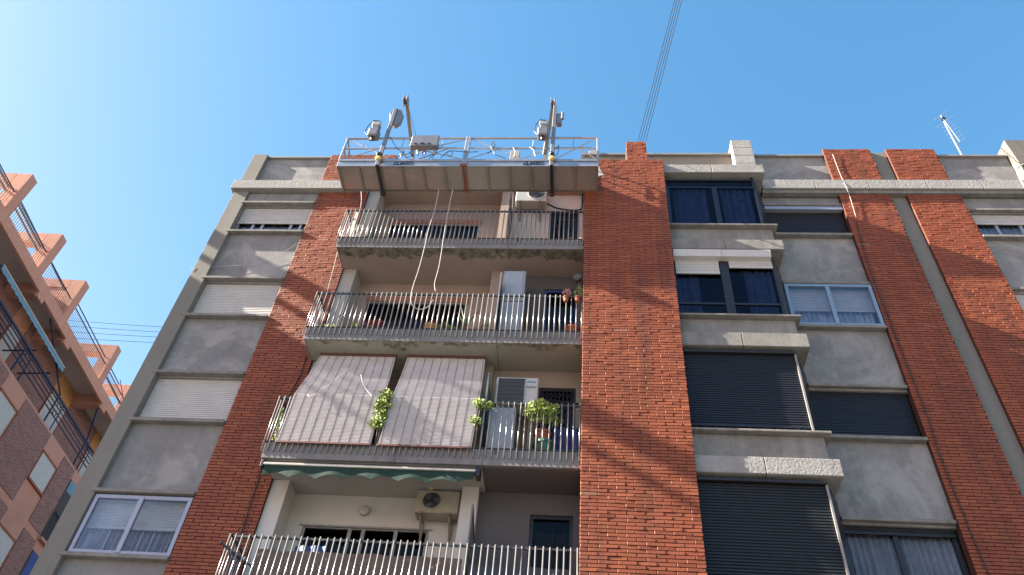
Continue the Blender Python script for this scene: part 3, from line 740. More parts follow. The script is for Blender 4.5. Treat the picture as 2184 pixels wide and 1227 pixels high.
# ---------------------------------------------------------------- air conditioners
def aircon(x0, x1, y0, y1, z0, z1, label, body, fan='right', grille='round', br=True, wall=None):
    a = thing('air_conditioner', label, 'air conditioner', ((x0 + x1) / 2, (y0 + y1) / 2, z0), 'outdoor air conditioning units on the balconies')
    MB().box(x0, x1, y0, y1, z0, z1).build('casing', body, a, bevel=.015)
    w_ = x1 - x0; h = z1 - z0
    cx = x0 + w_ * (.68 if fan == 'right' else .36); cz = z0 + h * .52; r = h * .40
    if grille == 'round':
        g = MB().lathe((cx, y0 - .002, cz), [(r, 0), (r, .012), (r * .9, .014), (r * .88, -.02)], 28, 'y'); g.build('fan_ring', body, a)
        f = MB().lathe((cx, y0 - .004, cz), [(r * .9, 0), (r * .9, .004)], 28, 'y'); f.build('fan_opening', 'grille', a)
        gr = MB()
        for q in range(1, 6):
            rr = r * .9 * q / 6
            gr.tube([(cx + rr * math.cos(t * math.pi / 10), y0 - .016, cz + rr * math.sin(t * math.pi / 10)) for t in range(21)], .003, 4, cap=False)
        for q in range(8):
            an = q * math.pi / 4; gr.tube([(cx, y0 - .016, cz), (cx + r * .9 * math.cos(an), y0 - .016, cz + r * .9 * math.sin(an))], .003, 4)
        gr.build('fan_grille', 'frame_dark', a)
        bl = MB()
        for q in range(3):
            an = q * 2.094; c_ = Vector((cx, y0 - .009, cz)); u = Vector((math.cos(an), 0, math.sin(an))); v_ = Vector((-math.sin(an), 0, math.cos(an)))
            bl.prism([c_ + u * .03, c_ + u * r * .8 - v_ * .05, c_ + u * r * .82 + v_ * .06, c_ + u * .04 + v_ * .05], (0, .002, 0))
        bl.build('fan_blade', 'machine_grey', a)
    else:
        gx1 = x0 + w_ * .68
        MB().box(x0 + .05, gx1, y0 - .012, y0 - .002, z0 + .05, z1 - .05).build('grille_recess', 'grille', a)
        gr = MB()
        nx = 22
        for q in range(nx + 1): xx = x0 + .05 + (gx1 - x0 - .05) * q / nx; gr.box(xx - .002, xx + .002, y0 - .018, y0 - .0125, z0 + .05, z1 - .05)
        for q in range(7): zz = z0 + .05 + (h - .1) * q / 6; gr.box(x0 + .05, gx1, y0 - .021, y0 - .0185, zz - .003, zz + .003)
        gr.build('fan_grille', 'grille', a)
        MB().box(gx1 + .004, gx1 + .014, y0 - .02, y0 - .002, z0 + .03, z1 - .03).box(x0 + .03, gx1, y0 - .02, y0 - .002, z1 - .048, z1 - .03).box(x0 + .03, x0 + .045, y0 - .02, y0 - .002, z0 + .03, z1 - .05).build('trim', body, a)
    if br:
        wall = wall or y1
        for bx in (x0 + .12, x1 - .15):
            b = MB().box(bx - .02, bx + .02, y0 - .04, wall, z0 - .05, z0 - .003).box(bx - .02, bx + .02, wall - .04, wall - .002, z0 - .42, z0 - .05)
            b.bar((bx, y0, z0 - .06), (bx, wall - .02, z0 - .36), .03, .02)
            b.build('bracket', 'bracket', a)
    return a
a1 = aircon(-1.74, -.96, 12.32, 12.60, 17.62, 18.20, 'white air conditioner high on brackets beside the top balcony door', 'ac_white', wall=12.658)
a4 = aircon(-2.95, -2.16, 12.60, 12.90, 8.93, 9.38, 'beige air conditioner on brackets under the ceiling behind the lowest railing', 'ac_beige', fan='left', wall=12.968)
MB().box(-2.75, -2.67, 12.58, 12.66, 9.385, 9.41).build('cap', 'yellow', a4)
a3 = aircon(-1.66, -.84, 12.02, 12.32, 10.92, 11.60, 'large white air conditioner with square grille beside the potted bush', 'ac_white', grille='square', br=False)
MB().box(-1.6, -1.55, 12.04, 12.3, 9.755, 10.917).box(-.98, -.93, 12.04, 12.3, 9.755, 10.917).box(-.83, -.74, 12.1, 12.3, 10.8, 11.15).build('stand', 'bracket', a3)
def text(s, loc, size, mat, parent, rot=(math.pi / 2, 0, 0), name='lettering', ext=.002, sx=1):
    cu = bpy.data.curves.new('t', 'FONT'); cu.body = s; cu.size = size; cu.extrude = ext; cu.offset = .006 if size > .1 else 0; cu.align_x = 'CENTER'
    tmp = bpy.data.objects.new('t', cu); col.objects.link(tmp)
    dg = bpy.context.evaluated_depsgraph_get(); dg.update()
    me = bpy.data.meshes.new_from_object(tmp.evaluated_get(dg)); bpy.data.objects.remove(tmp); bpy.data.curves.remove(cu)
    mt = Matrix.Translation(Vector(loc) - OFF[parent.name]) @ Matrix.Rotation(rot[0], 4, 'X') @ Matrix.Diagonal((sx, 1, 1, 1))
    me.transform(mt); me.materials.clear(); me.materials.append(M[mat])
    o = bpy.data.objects.new(name, me); col.objects.link(o); o.parent = parent
    return o
text('FUJITSU', (-.97, 12.016, 11.34), .055, 'grille', a3)
MB().prism([(-1.06, 12.014, 11.49), (-1.03, 12.014, 11.475), (-1.03, 12.014, 11.505)], (0, .004, 0)).box(-1.03, -.91, 12.014, 12.019, 11.475, 11.505).prism([(-.88, 12.014, 11.49), (-.91, 12.014, 11.475), (-.91, 12.014, 11.505)], (0, .004, 0)).build('logo', 'teal', a3)
cable('refrigerant_pipe', [(-.95, 12.45, 17.68), (-.7, 12.55, 17.62), (-.35, 12.6, 17.60), (-.12, 12.6, 17.62), (-.06, 12.6, 17.75), (-.05, 12.6, 18.25)], .022, 'black_rubber', 'black insulated pipe from the top air conditioner to the brick pier', 'pipe')
cable('refrigerant_pipe', [(-.85, 12.3, 11.2), (-.7, 12.5, 11.45), (-.4, 12.6, 11.47), (-.06, 12.6, 11.44)], .02, 'black_rubber', 'black pipe above the lattice gate on the third balcony', 'pipe')

# ---------------------------------------------------------------- balcony furniture and plants
cb = thing('cabinet', 'tall pale blue grey metal cabinet on the second balcony', 'cabinet', (-1.53, 12.3, 12.63))
MB().box(-1.775, -1.285, 12.12, 12.5, 12.635, 13.80).box(-1.775, -1.285, 12.12, 12.5, 13.83, 14.78).build('body', 'cabinet', cb, bevel=.008)
MB().box(-1.73, -1.33, 12.10, 12.118, 13.88, 14.73).build('door', 'cabinet', cb, bevel=.006)
MB().box(-1.73, -1.33, 12.10, 12.118, 12.70, 13.74).build('door', 'cabinet', cb, bevel=.006)
MB().box(-1.775, -1.285, 12.14, 12.5, 13.80, 13.83).build('shelf_gap', 'grille', cb)
cb2 = thing('storage_cabinet', 'low pale grey cabinet behind the third railing left of the potted bush', 'cabinet', (-1.42, 12.1, 9.76))
MB().box(-1.69, -1.22, 11.95, 12.3, 9.76, 10.80).build('body', 'cabinet', cb2, bevel=.008)
MB().box(-1.66, -1.25, 11.935, 11.948, 9.80, 10.77).build('door', 'cabinet', cb2, bevel=.005)

def leaves(mb, c, r, n, size, rg, flat=.8):
    for i in range(n):
        while True:
            p = Vector((rg.uniform(-1, 1), rg.uniform(-1, 1), rg.uniform(-1, 1)))
            if p.length < 1 and p.length > .35: break
        p = Vector((p.x * r[0], p.y * r[1], p.z * r[2])) + Vector(c)
        d = Vector((rg.gauss(0, 1), rg.gauss(0, 1), rg.gauss(.3, .8))).normalized(); s = d.cross(Vector((rg.random(), rg.random(), rg.random()))).normalized()
        L = size * rg.uniform(.7, 1.3)
        mb.quad(p, p + d * L * .5 + s * L * .28, p + d * L, p + d * L * .5 - s * L * .28)
def shrub(name, label, blobs, mat, stems=(), size=.05, group=None):
    rg = random.Random(hash(len(label)) % 999)
    base_ = blobs[0][0]
    o = thing(name, label, 'plant', (base_[0], base_[1], min(b[0][2] - b[1][2] for b in blobs)), group)
    m1 = MB()
    for c, r, n in blobs: leaves(m1, c, r, n, size, rg)
    m1.build('foliage', mat, o, recalc=False)
    if stems:
        s = MB()
        for st in stems: s.tube(st, .011, 5)
        s.build('stem', 'twig', o)
    return o
def pot(label, c, r, h, mat, parent=None, group='plant pots on the balconies'):
    o = MB().lathe(c, [(r * .7, 0), (r * .95, h * .8), (r * 1.08, h * .8), (r * 1.08, h), (r * .9, h), (r * .88, h * .85)], 16).build('flower_pot', mat, smooth=False)
    return tag(o, label, 'pot', group)
shrub('jade_bush', 'round bright green succulent bush behind the third railing', [((-.78, 11.80, 10.72), (.22, .15, .13), 520), ((-.60, 11.79, 10.64), (.20, .14, .12), 380), ((-.92, 11.8, 10.60), (.15, .12, .09), 220), ((-.47, 11.9, 10.5), (.12, .1, .08), 120), ((-.7, 11.9, 10.52), (.25, .12, .06), 160)],
      'leaf_bright', [[(-.70, 11.93, 10.2), (-.75, 11.92, 10.45), (-.85, 11.9, 10.6)], [(-.70, 11.93, 10.2), (-.65, 11.9, 10.42), (-.55, 11.88, 10.56)], [(-.70, 11.93, 10.2), (-.7, 11.9, 10.6)]], .055)
pot('orange clay pot holding the round green bush', (-.70, 11.94, 10.0), .15, .23, 'terracotta')
pot('dark green plastic basin below the potted bush', (-.66, 11.97, 9.755), .20, .24, 'green_plastic')
shrub('climbing_plant', 'leafy plant climbing in the gap between the two roller blinds', [((-3.67, 11.70, 10.82), (.13, .08, .12), 160), ((-3.70, 11.69, 10.58), (.16, .08, .14), 210), ((-3.68, 11.69, 10.36), (.13, .07, .12), 140), ((-3.72, 11.69, 10.16), (.15, .07, .11), 170)],
      'leaf_bright', [[(-3.68, 11.76, 9.76), (-3.70, 11.72, 10.3), (-3.66, 11.72, 10.85)]], .06)
shrub('climbing_plant', 'small leafy plant on the railing right of the right roller blind', [((-1.87, 11.71, 10.68), (.13, .07, .10), 130), ((-1.72, 11.73, 10.66), (.1, .06, .07), 60), ((-1.90, 11.71, 10.30), (.12, .06, .07), 80)],
      'leaf_bright', [[(-1.87, 11.76, 9.76), (-1.88, 11.74, 10.4), (-1.85, 11.73, 10.7)]], .055)
shrub('climbing_plant', 'sparse leafy plant at the left end of the third railing', [((-5.62, 11.86, 10.45), (.07, .08, .12), 60), ((-5.62, 11.86, 10.2), (.08, .08, .12), 60), ((-5.6, 11.86, 9.9), (.06, .06, .08), 30)], 'leaf_bright', [[(-5.6, 11.9, 9.76), (-5.62, 11.87, 10.5)]], .05)
z2 = 12.64
shrub('trailing_plant', 'low yellow green plants at the left end of the second balcony', [((-5.3, 11.95, z2 + .10), (.28, .08, .08), 120), ((-4.75, 11.95, z2 + .16), (.10, .08, .12), 60)], 'leaf_bright', (), .05)
pot('dark red glazed pot near the left of the second balcony', (-4.42, 11.95, z2), .09, .14, 'terracotta')
shrub('flower_plant', 'dark red leafed plant in the dark red pot', [((-4.35, 11.95, z2 + .26), (.22, .1, .12), 110)], 'flower', (), .06)
pot('yellow ochre pot in the middle of the second balcony', (-3.15, 11.93, z2), .14, .17, 'pot_yellow')
shrub('flower_plant', 'small red flowers in the yellow ochre pot', [((-3.15, 11.93, z2 + .24), (.20, .1, .06), 70)], 'flower', (), .05)
# strappy plant
rg = random.Random(4); o = thing('spiky_plant', 'dark green plant with long strap leaves behind the second railing', 'plant', (-2.45, 11.98, z2))
m = MB()
for i in range(26):
    an = rg.uniform(0, 6.28); L = rg.uniform(.35, .75); lean = rg.uniform(.15, .6)
    b0 = Vector((-2.45, 11.98, z2 + .12)); prev = b0; pw_ = .018; side = Vector((-math.sin(an), math.cos(an) * .4, 0)).normalized()
    for s in range(1, 6):
        t = s / 5; p = b0 + Vector((math.cos(an) * lean * L * t ** 1.3, math.sin(an) * .25 * L * t, L * (t - .35 * lean * t * t)))
        nw = .018 * (1 - t) + .001
        m.quad(prev - side * pw_, prev + side * pw_, p + side * nw, p - side * nw); prev = p; pw_ = nw
m.build('foliage', 'leaf_dark', o, recalc=False)
pot('small clay pot of the spiky strap leaved plant', (-2.45, 11.98, z2), .11, .16, 'terracotta')
shrub('trailing_plant', 'pale green arching plant right of the yellow pot', [((-2.80, 11.93, z2 + .12), (.2, .08, .1), 70)], 'leaf_bright', (), .08)
pot('beige pot next to the middle pillar on the second balcony', (-2.0, 11.95, z2), .10, .24, 'bracket')
pot('small pink clay pot left of the beige pot', (-2.2, 11.93, z2), .075, .14, 'flower_pink')
for i, (x, z, l, m_) in enumerate(((-.36, 13.42, 'left pot hung on the second railing near the pier', 'terracotta'), (-.12, 13.42, 'right pot hung on the second railing near the pier', 'terracotta'))):
    pot(l, (x, 11.72, z), .06, .13, m_)
    shrub('flower_plant', ('small pale flowers in the left pot hung near the pier', 'taller pale flowers in the right pot hung near the pier')[i], [((x + .02, 11.72, z + .24), (.12, .08, .09), 70), ((x + .05, 11.72, z + .30 + .08 * i), (.06, .05, .08), 30)], 'flower_pink' if i == 0 else 'leaf_bright', (), .04)
pot('brown bowl on the floor of the second balcony by the pier', (-.22, 11.95, z2), .17, .18, 'terracotta')
shrub('flower_plant', 'dark low plant in the brown bowl by the pier', [((-.22, 11.95, z2 + .24), (.16, .1, .09), 70)], 'flower', (), .05)
fl = thing('floodlight', 'small grey round floodlight on a pole above the second balcony by the pier', 'lamp', (-.12, 12.4, 14.5))
MB().tube([(-.06, 12.62, 14.45), (-.08, 12.5, 14.55), (-.10, 12.42, 14.75)], .018, 8).build('arm', 'machine_grey', fl)
MB().lathe((-.13, 12.36, 14.82), [(.04, -.12), (.09, -.02), (.10, .05), (.085, .055)], 16, 'y').build('housing', 'machine_grey', fl)
MB().lathe((-.13, 12.36, 14.82), [(.08, .056), (.08, .062)], 16, 'y').build('lens', 'glass_grey', fl)
# top balcony left corner: boxes and panel
wb = thing('folded_drying_rack', 'white folded drying rack leaning in the left corner of the top balcony', 'drying rack', (-5.5, 12.0, 15.52))
g = MB()
g.hexa([(-5.52, 11.93, 15.52), (-5.42, 11.93, 15.52), (-5.42, 11.99, 15.52), (-5.52, 11.99, 15.52), (-5.66, 12.03, 16.78), (-5.56, 12.03, 16.78), (-5.56, 12.09, 16.78), (-5.66, 12.09, 16.78)])
for i in range(5): g.bar((-5.40 + i * .035, 11.9, 15.55), (-5.46 + i * .035, 11.98, 16.2), .012, .012)
g.build('frame', 'rope_white', wb)
dp = MB().box(-5.14, -4.98, 11.95, 12.02, 15.52, 16.10).box(-5.16, -4.96, 11.93, 12.04, 15.50 + .02, 15.56).build('box', 'shutter_navy', None, bevel=.008)
tag(dp, 'dark upright box behind the left end of the top railing', 'box')
cl = MB()
for i in range(12):
    t = i / 12; a_ = .07 - .05 * t
    cl.box(-.3 - a_, -.3 + a_, 11.93, 11.99, 15.53 + t * .22, 15.53 + (t + .9 / 12) * .22)
tag(cl.build('small_cover', 'bracket'), 'small grey peaked cover on the top balcony floor by the pier', 'cover')
# third balcony blue tarp at the right and lowest balcony screens
def cloth(name, x0, x1, y, z0, z1, mat, label, cat, wav=.02, per=.35, lean=0, group=None):
    mb = MB(); n = 40; mz = 6
    def pt(i, j):
        x = x0 + (x1 - x0) * i / n; z = z0 + (z1 - z0) * j / mz
        return (x, y + wav * math.sin(x / per * 6.28 + j * .3) + .3 * wav * math.sin(x * 23 + j) + lean * j / mz, z + .008 * math.sin(x * 7) * (j == mz))
    for i in range(n):
        for j in range(mz): mb.quad(pt(i, j), pt(i + 1, j), pt(i + 1, j + 1), pt(i, j + 1))
    return tag(mb.build(name, mat, smooth=True), label, cat, group)
cloth('blue_tarp', -.52, -.06, 12.3, 9.76, 10.62, 'blue_tarp', 'blue plastic sheet hanging behind the third railing by the pier', 'tarp', .03, .2)
cloth('privacy_cloth', -5.25, -1.86, 11.86, 6.88, 7.70, 'screen_cloth', 'brown cloth screen tied behind the lowest railing', 'screen', .012, .6)
cloth('privacy_cloth', -1.74, -.06, 11.87, 6.88, 7.60, 'screen_slate', 'dark slate cloth screen behind the right end of the lowest railing', 'screen', .012, .5)
cloth('towel', -4.65, -4.15, 11.92, 7.4, 7.83, 'blue_tarp', 'light blue towel showing above the brown cloth screen', 'towel', .02, .2)
lb = MB().lathe((-3.95, 12.955, 9.10), [(.01, 0), (.10, .0), (.095, .05), (.07, .08), (.02, .085)], 14, 'y').build('wall_lamp', 'ac_white', smooth=True)
tag(lb, 'small round white lamp on the wall above the lowest balcony window', 'lamp')
# clothes line bracket at the lowest railing
br = thing('clothesline_bracket', 'metal clothesline bracket clamped to the left end of the lowest railing', 'bracket', (-5.7, 11.8, 7.5))
m = MB(); m.bar((-5.83, 11.70, 7.72), (-5.50, 12.0, 7.55), .03, .03); m.bar((-5.55, 11.9, 7.60), (-5.1, 12.2, 7.38), .02, .02); m.bar((-5.7, 11.74, 7.68), (-5.62, 11.78, 7.5), .03, .03)
m.build('arm', 'rail_dark', br)
MB().lathe((-5.58, 11.84, 7.66), [(.02, -.03), (.04, 0), (.02, .03)], 10).lathe((-5.42, 11.92, 7.55), [(.015, -.03), (.035, 0), (.02, .03)], 10).build('pulley', 'machine_grey', br)

# ---------------------------------------------------------------- suspended platform
PY0, PY1, PZ = 10.60, 11.34, 16.69
pf = thing('suspended_platform', 'long metal suspended work platform hanging in front of the top balcony', 'platform', (-2.74, 10.97, PZ))
PX0, PX1, PXM = -5.80, 0.31, -2.79
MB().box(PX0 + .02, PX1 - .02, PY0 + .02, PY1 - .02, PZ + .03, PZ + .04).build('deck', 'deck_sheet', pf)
rb = MB()
nn = 12
for i in range(nn + 1):
    x = PX0 + .03 + (PX1 - PX0 - .06) * i / nn
    if abs(x - PXM) < .1: continue
    MB().box(x - .022, x + .022, PY0 + .03, PY1 - .03, PZ - .012, PZ + .028).build('deck_rib', 'bracket', pf)
MB().box(PX0, PXM - .03, PY0, PY0 + .025, PZ - .01, PZ + .245).box(PXM + .03, PX1, PY0, PY0 + .025, PZ - .01, PZ + .245).box(PX0, PX0 + .025, PY0 + .026, PY1 - .03, PZ - .01, PZ + .245).box(PX1 - .025, PX1, PY0 + .026, PY1 - .03, PZ - .01, PZ + .245).build('toe_board', 'aluminium', pf, bevel=.004)
MB().box(PX0, PX1, PY1 - .025, PY1, PZ - .01, PZ + .2).build('toe_board', 'deck_metal', pf, bevel=.004)
MB().box(PX0 + .01, PX1 - .01, PY0 - .02, PY0 - .002, PZ + .175, PZ + .25).build('chord', 'aluminium', pf, bevel=.006)
zt, zm = PZ + 1.17, PZ + .72
gr = MB()
for (a, b) in ((PX0 - .02, PXM - .04), (PXM + .04, PX1)):
    gr.box(a, b, PY0 - .02, PY0 + .025, zt - .05, zt).box(a, b, PY0 - .015, PY0 + .02, zm - .03, zm + .02)
for x in (PX0, PX1 - .04): gr.box(x, x + .045, PY0 - .022, PY0 + .025, PZ + .25, zt - .05)
gr.build('guardrail', 'aluminium', pf, bevel=.005)
MB().box(PXM - .06, PXM - .004, PY0 - .03, PY0 + .03, PZ + .0, zt + .01).box(PXM + .004, PXM + .06, PY0 - .03, PY0 + .03, PZ + .0, zt + .01).build('centre_post', 'aluminium', pf, bevel=.004)
MB().box(PXM - .08, PXM + .08, PY0 - .035, PY0 - .0, PZ - .02, PZ + .06).box(PXM - .08, PXM + .08, PY1 - .0, PY1 + .03, PZ - .02, PZ + .04).box(PXM - .045, PXM - .015, PY0, PY1, PZ - .015, PZ + .03).box(PXM + .015, PXM + .045, PY0, PY1, PZ - .015, PZ + .03).build('joint_bracket', 'rust_red', pf)
bk = MB()   # rear rails (working side, lower)
bk.box(PX0, PX1, PY1 - .04, PY1, PZ + .80, PZ + .845).box(PX0, PX1, PY1 - .04, PY1 - .005, PZ + .48, PZ + .51)
for x in (PX0, -4.3, PXM, -1.25, PX1 - .04): bk.box(x, x + .035, PY1 - .04, PY1, PZ + .2, PZ + .80)
bk.build('rear_guardrail', 'aluminium', pf)
for sgn, xe in ((0, PX0), (1, PX1 - .035)):
    e = MB()
    e.bar((xe + .02, PY0 + .03, zt - .03), (xe + .02, PY1 - .03, PZ + .82), .035, .035); e.bar((xe + .02, PY0 + .03, zm), (xe + .02, PY1 - .03, PZ + .5), .03, .03)
    e.bar((xe + .02, PY0 + .25, PZ + .24), (xe + .02, PY0 + .25, zt - .15), .03, .03); e.bar((xe + .02, PY0 + .5, PZ + .24), (xe + .02, PY0 + .5, zt - .25), .03, .03)
    e.build('end_rail', 'aluminium', pf)
brc = MB()
for (a, b) in ((PX0 + .04, -4.83), (-4.75, PXM - .06)):
    pass
segs = [(PX0 + .05, -4.75), (-4.75, -3.3), (-3.3, PXM - .06), (PXM + .06, -1.9), (-1.9, -.75), (-.75, PX1 - .05)]
def dg(xa, za, xb, zb): brc.tube([(xa, PY0, za), (xb, PY0, zb)], .013, 6)
lo = PZ + .26; hi = zt - .06
dg(PX0 + .06, hi, -4.55, lo); dg(-4.65, lo, PXM - .07, hi); dg(-5.5, lo + .12, PX0 + .9, zm); dg(-4.1, zm, PXM - .06, lo) ; dg(PXM + .06, hi, -1.45, lo)
dg(PXM + .06, lo, -1.95, zm + .02); dg(-1.5, lo, -.78, zm); dg(-.7, lo, PX1 - .06, hi); dg(-.2, zm, PX1 - .06, lo + .03); dg(-3.9, lo, -3.2, zm)
for x in (-5.35, -4.38, -3.40, -1.23, -.28): brc.tube([(x, PY0, zm), (x, PY0, zt - .04)], .012, 6)
brc.build('brace', 'aluminium', pf)
for x in (-4.81, -.76):
    st = MB()
    st.box(x - .035, x + .035, PY0 - .07, PY1 + .06, PZ - .07, PZ - .015)
    st.lathe((x, PY1 + .03, PZ - .05), [(.05, -.05), (.07, -.02), (.07, .03), (.04, .05)], 12, 'y')
    st.build('stirrup_bar', 'frame_dark', pf, bevel=.004)
    top = 19.1 if x < -2 else 19.2
    MB().box(x - .045, x + .045, PY0 - .08, PY0 - .025, PZ - .07, top).box(x - .03, x + .03, PY1 + .0, PY1 + .05, PZ - .02, PZ + .95).build('stirrup_post', 'machine_grey', pf, bevel=.006)
    MB().lathe((x + .0, PY0 - .12, PZ + .14), [(.03, -.03), (.075, -.02), (.075, .02), (.03, .03)], 14, 'y').build('wheel', 'yellow', pf)
    MB().lathe((x - .01, PY0 - .11, PZ + .28), [(.03, -.06), (.075, -.03), (.08, .03), (.04, .07)], 12, 'x').build('fender', 'black_rubber', pf)
def hoist(x, label):
    h = MB()
    h.box(x - .14, x + .12, PY0 - .20, PY0 + .02, 17.72, 18.02); h.box(x - .11, x + .09, PY0 - .16, PY0 + .0, 18.04, 18.30)
    o = h.build('hoist', 'machine_grey', pf, bevel=.03, label=label)
    MB().box(x - .12, x + .10, PY0 - .17, PY0 - .12, 18.17, 18.34).build('hoist_cover', 'coping_metal', o, bevel=.02)
    MB().lathe((x - .01, PY0 - .1, 17.66), [(.03, -.05), (.05, 0), (.05, .05)], 12).build('motor_end', 'frame_dark', o)
    MB().tube([(x - .14, PY0 - .15, 17.75), (x - .22, PY0 - .15, 17.9), (x - .2, PY0 - .15, 18.15), (x - .1, PY0 - .15, 18.4), (x + .05, PY0 - .12, 18.42)], .012, 6).build('hose', 'black_rubber', o)
    return o
hoist(-5.12, 'hoist at the left stirrup of the platform'); hoist(-1.0, 'hoist at the right stirrup of the platform')
pl = [(-.05, 18.48), (.10, 18.36), (.22, 18.55), (.24, 18.80), (.12, 19.08), (-.08, 19.12), (-.14, 18.9)]
MB().prism([(-4.80 + a, PY0 - .05, z) for a, z in pl], (0, .08, 0)).prism([(-4.80 + a * .8, PY0 + .07, 18.78 + (z - 18.78) * .8) for a, z in pl], (0, .06, 0)).build('overspeed_lock', 'machine_grey', pf, bevel=.01)
MB().box(-.72, -.58, PY0 - .06, PY0 + .08, 18.42, 18.85).box(-.60, -.53, PY0 - .08, PY0 + .0, 18.6, 18.9).build('overspeed_lock', 'machine_grey', pf, bevel=.015)
p = P(881, 297, 10.52); q = P(933, 318, 10.52)
cbx = MB().box(p.x, q.x, 10.42, 10.57, q.z, p.z + .02).build('control_box', 'machine_grey', pf, bevel=.012)
MB().box(p.x + .1, p.x + .16, 10.405, 10.418, q.z + .05, q.z + .09).box(p.x + .24, p.x + .34, 10.405, 10.418, q.z + .05, q.z + .10).box(p.x + .42, p.x + .48, 10.405, 10.418, q.z + .05, q.z + .09).build('switch', 'frame_dark', cbx)
for px in (890, 905, 925):
    a = P(px, 320, 10.5); MB().tube([a, a + Vector((.02, .0, -.10)), a + Vector((.05, 0, -.17))], [.02, .03, .025], 8).build('plug', 'red_paint' if px == 905 else 'coping_metal', cbx)
pc = MB()
def c2(pts, r=.009): pc.tube([P(a, b, 10.57) for a, b in pts], r, 5)
c2([(832, 292), (845, 315), (862, 328), (868, 336)]); c2([(862, 322), (858, 330), (868, 338), (880, 330), (872, 324)], .012)
c2([(905, 318), (900, 328), (905, 338)]); c2([(925, 318), (928, 330), (922, 338)]); c2([(936, 316), (925, 330), (915, 338)])
c2([(940, 337), (952, 325), (962, 322), (966, 328), (960, 334), (952, 328), (960, 322), (1000, 325), (1020, 324)], .009)
c2([(1040, 328), (1050, 320), (1056, 308), (1052, 302), (1046, 312), (1055, 330), (1078, 338)], .010)
c2([(1170, 325), (1168, 315), (1160, 330)]); c2([(1182, 320), (1192, 310), (1190, 328), (1184, 334)])
pc.build('power_cable', 'black_rubber', pf)
pw = MB()
for pts in ([(1096, 336), (1099, 325), (1095, 316), (1100, 314)], [(1142, 334), (1138, 320), (1130, 314), (1136, 312)], [(1163, 300), (1161, 312), (1158, 330)], [(855, 336), (853, 327), (860, 322), (862, 330)]):
    pw.tube([P(a, b, 10.58) for a, b in pts], .013, 6)
pw.build('hose', 'rope_white', pf)
# the maker's lettering on the toe board; the first letter is an open triangle
for (xa, xb, py) in ((837, 877, 349), (1115, 1156, 347)):
    a = P(xa, py + 4, PY0 - .03); b = P(xb, py + 4, PY0 - .03); cx = (a.x + b.x) / 2; zc = PZ + .04
    g = MB(); x0 = a.x; s = .112
    g.bar((x0, PY0 - .006, zc), (x0 + .055, PY0 - .006, zc + s), .004, .018, (0, -1, 0)); g.bar((x0 + .055, PY0 - .006, zc + s), (x0 + .105, PY0 - .006, zc), .004, .018, (0, -1, 0))
    g.bar((x0 - .002, PY0 - .0062, zc + .006), (x0 + .107, PY0 - .0062, zc + .006), .004, .014, (0, -1, 0))
    g.build('lettering', 'navy_text', pf)
    text('LMED', (x0 + .115 + .165, PY0 - .004, zc), .158, 'navy_text', pf, sx=1.0)
pf.location = (-2.815, 11.27, 17.105); pf.scale = (1.0273, 1.0273, 1.0273)   # its full size: 6.27 m long, 0.76 m wide
# ropes from the platform down to the balconies
cable('hanging_rope', [P(936, 404, 11.2), P(931, 430, 11.2), P(925, 455, 11.25), P(914, 490, 11.3), P(905, 530, 11.35), P(893, 575, 11.4), P(882, 608, 11.4), P(876, 635, 11.4), P(880, 652, 11.4), P(895, 660, 11.4), P(912, 655, 11.4), P(924, 640, 11.4)], .0085, 'rope_white', 'left white rope hanging from the platform in a long loop', 'rope')
cable('hanging_rope', [P(966, 404, 11.2), P(960, 430, 11.2), P(955, 455, 11.25), P(947, 500, 11.3), P(942, 535, 11.35), P(936, 570, 11.4), P(928, 600, 11.4), P(927, 610, 11.4), P(929, 622, 11.4)], .008, 'rope_white', 'right white rope hanging from the platform with a free end', 'rope')
cable('hanging_rope', [P(770, 404, 12.25), P(771, 425, 12.2), P(769, 445, 12.2)], .008, 'rope_white', 'short pale rope end below the left cornice beside the platform', 'rope')
pn = MB().prism([P(1276, 352, 11.45), P(1280, 362, 11.45), P(1288, 372, 11.45), P(1276, 376, 11.45)], (0, .02, 0)).build('canvas_flap', 'rope_white')
tag(pn, 'small pale canvas flap at the right end of the platform', 'flap')
# roof davits
def davit(top, bottom, label):
    d = thing('roof_davit', label, 'davit', (bottom.x, bottom.y, 18.5), 'roof davits carrying the platform')
    m = MB(); m.bar(bottom, top, .07, .09, (1, 0, 0)); m.bar((bottom.x, bottom.y, 18.5), bottom, .08, .08)
    m.bar((bottom.x, bottom.y - .1, 18.55), (bottom.x, bottom.y + 1.4, 18.55), .09, .09)
    m.build('arm', 'bracket', d)
    m = MB(); m.box(top.x - .06, top.x - .035, top.y - .12, top.y + .1, top.z - .22, top.z + .06).box(top.x + .035, top.x + .06, top.y - .12, top.y + .1, top.z - .22, top.z + .06)
    m.build('pulley_cheek', 'machine_grey', d, bevel=.004)
    MB().lathe((top.x, top.y - .03, top.z - .1), [(.09, -.03), (.06, 0), (.09, .03)], 14, 'x').build('pulley', 'red_paint', d)
    return d
tL = P(867, 212, 11.6); tR = P(1180, 218, 11.6)
davit(tL, P(881, 336, 12.9), 'left roof davit rising above the platform control box')
davit(tR, P(1163, 331, 12.9), 'right roof davit behind the right hoist of the platform')
cable('wire_rope', [tL + Vector((-.06, -.03, -.1)), Vector((-4.79, 10.87, 19.42))], .006, 'black_rubber', 'steel wire from the left davit to the left lock plate', 'wire rope')
cable('wire_rope', [tL + Vector((-.02, -.03, -.1)), Vector((-4.75, 10.87, 19.18))], .006, 'black_rubber', 'second steel wire just right of the first at the left davit', 'wire rope')
cable('wire_rope', [tL + Vector((.03, .03, -.1)), P(889, 297, 12.4), P(892, 335, 13.0)], .006, 'black_rubber', 'steel stay behind the left davit running down to the roof', 'wire rope')
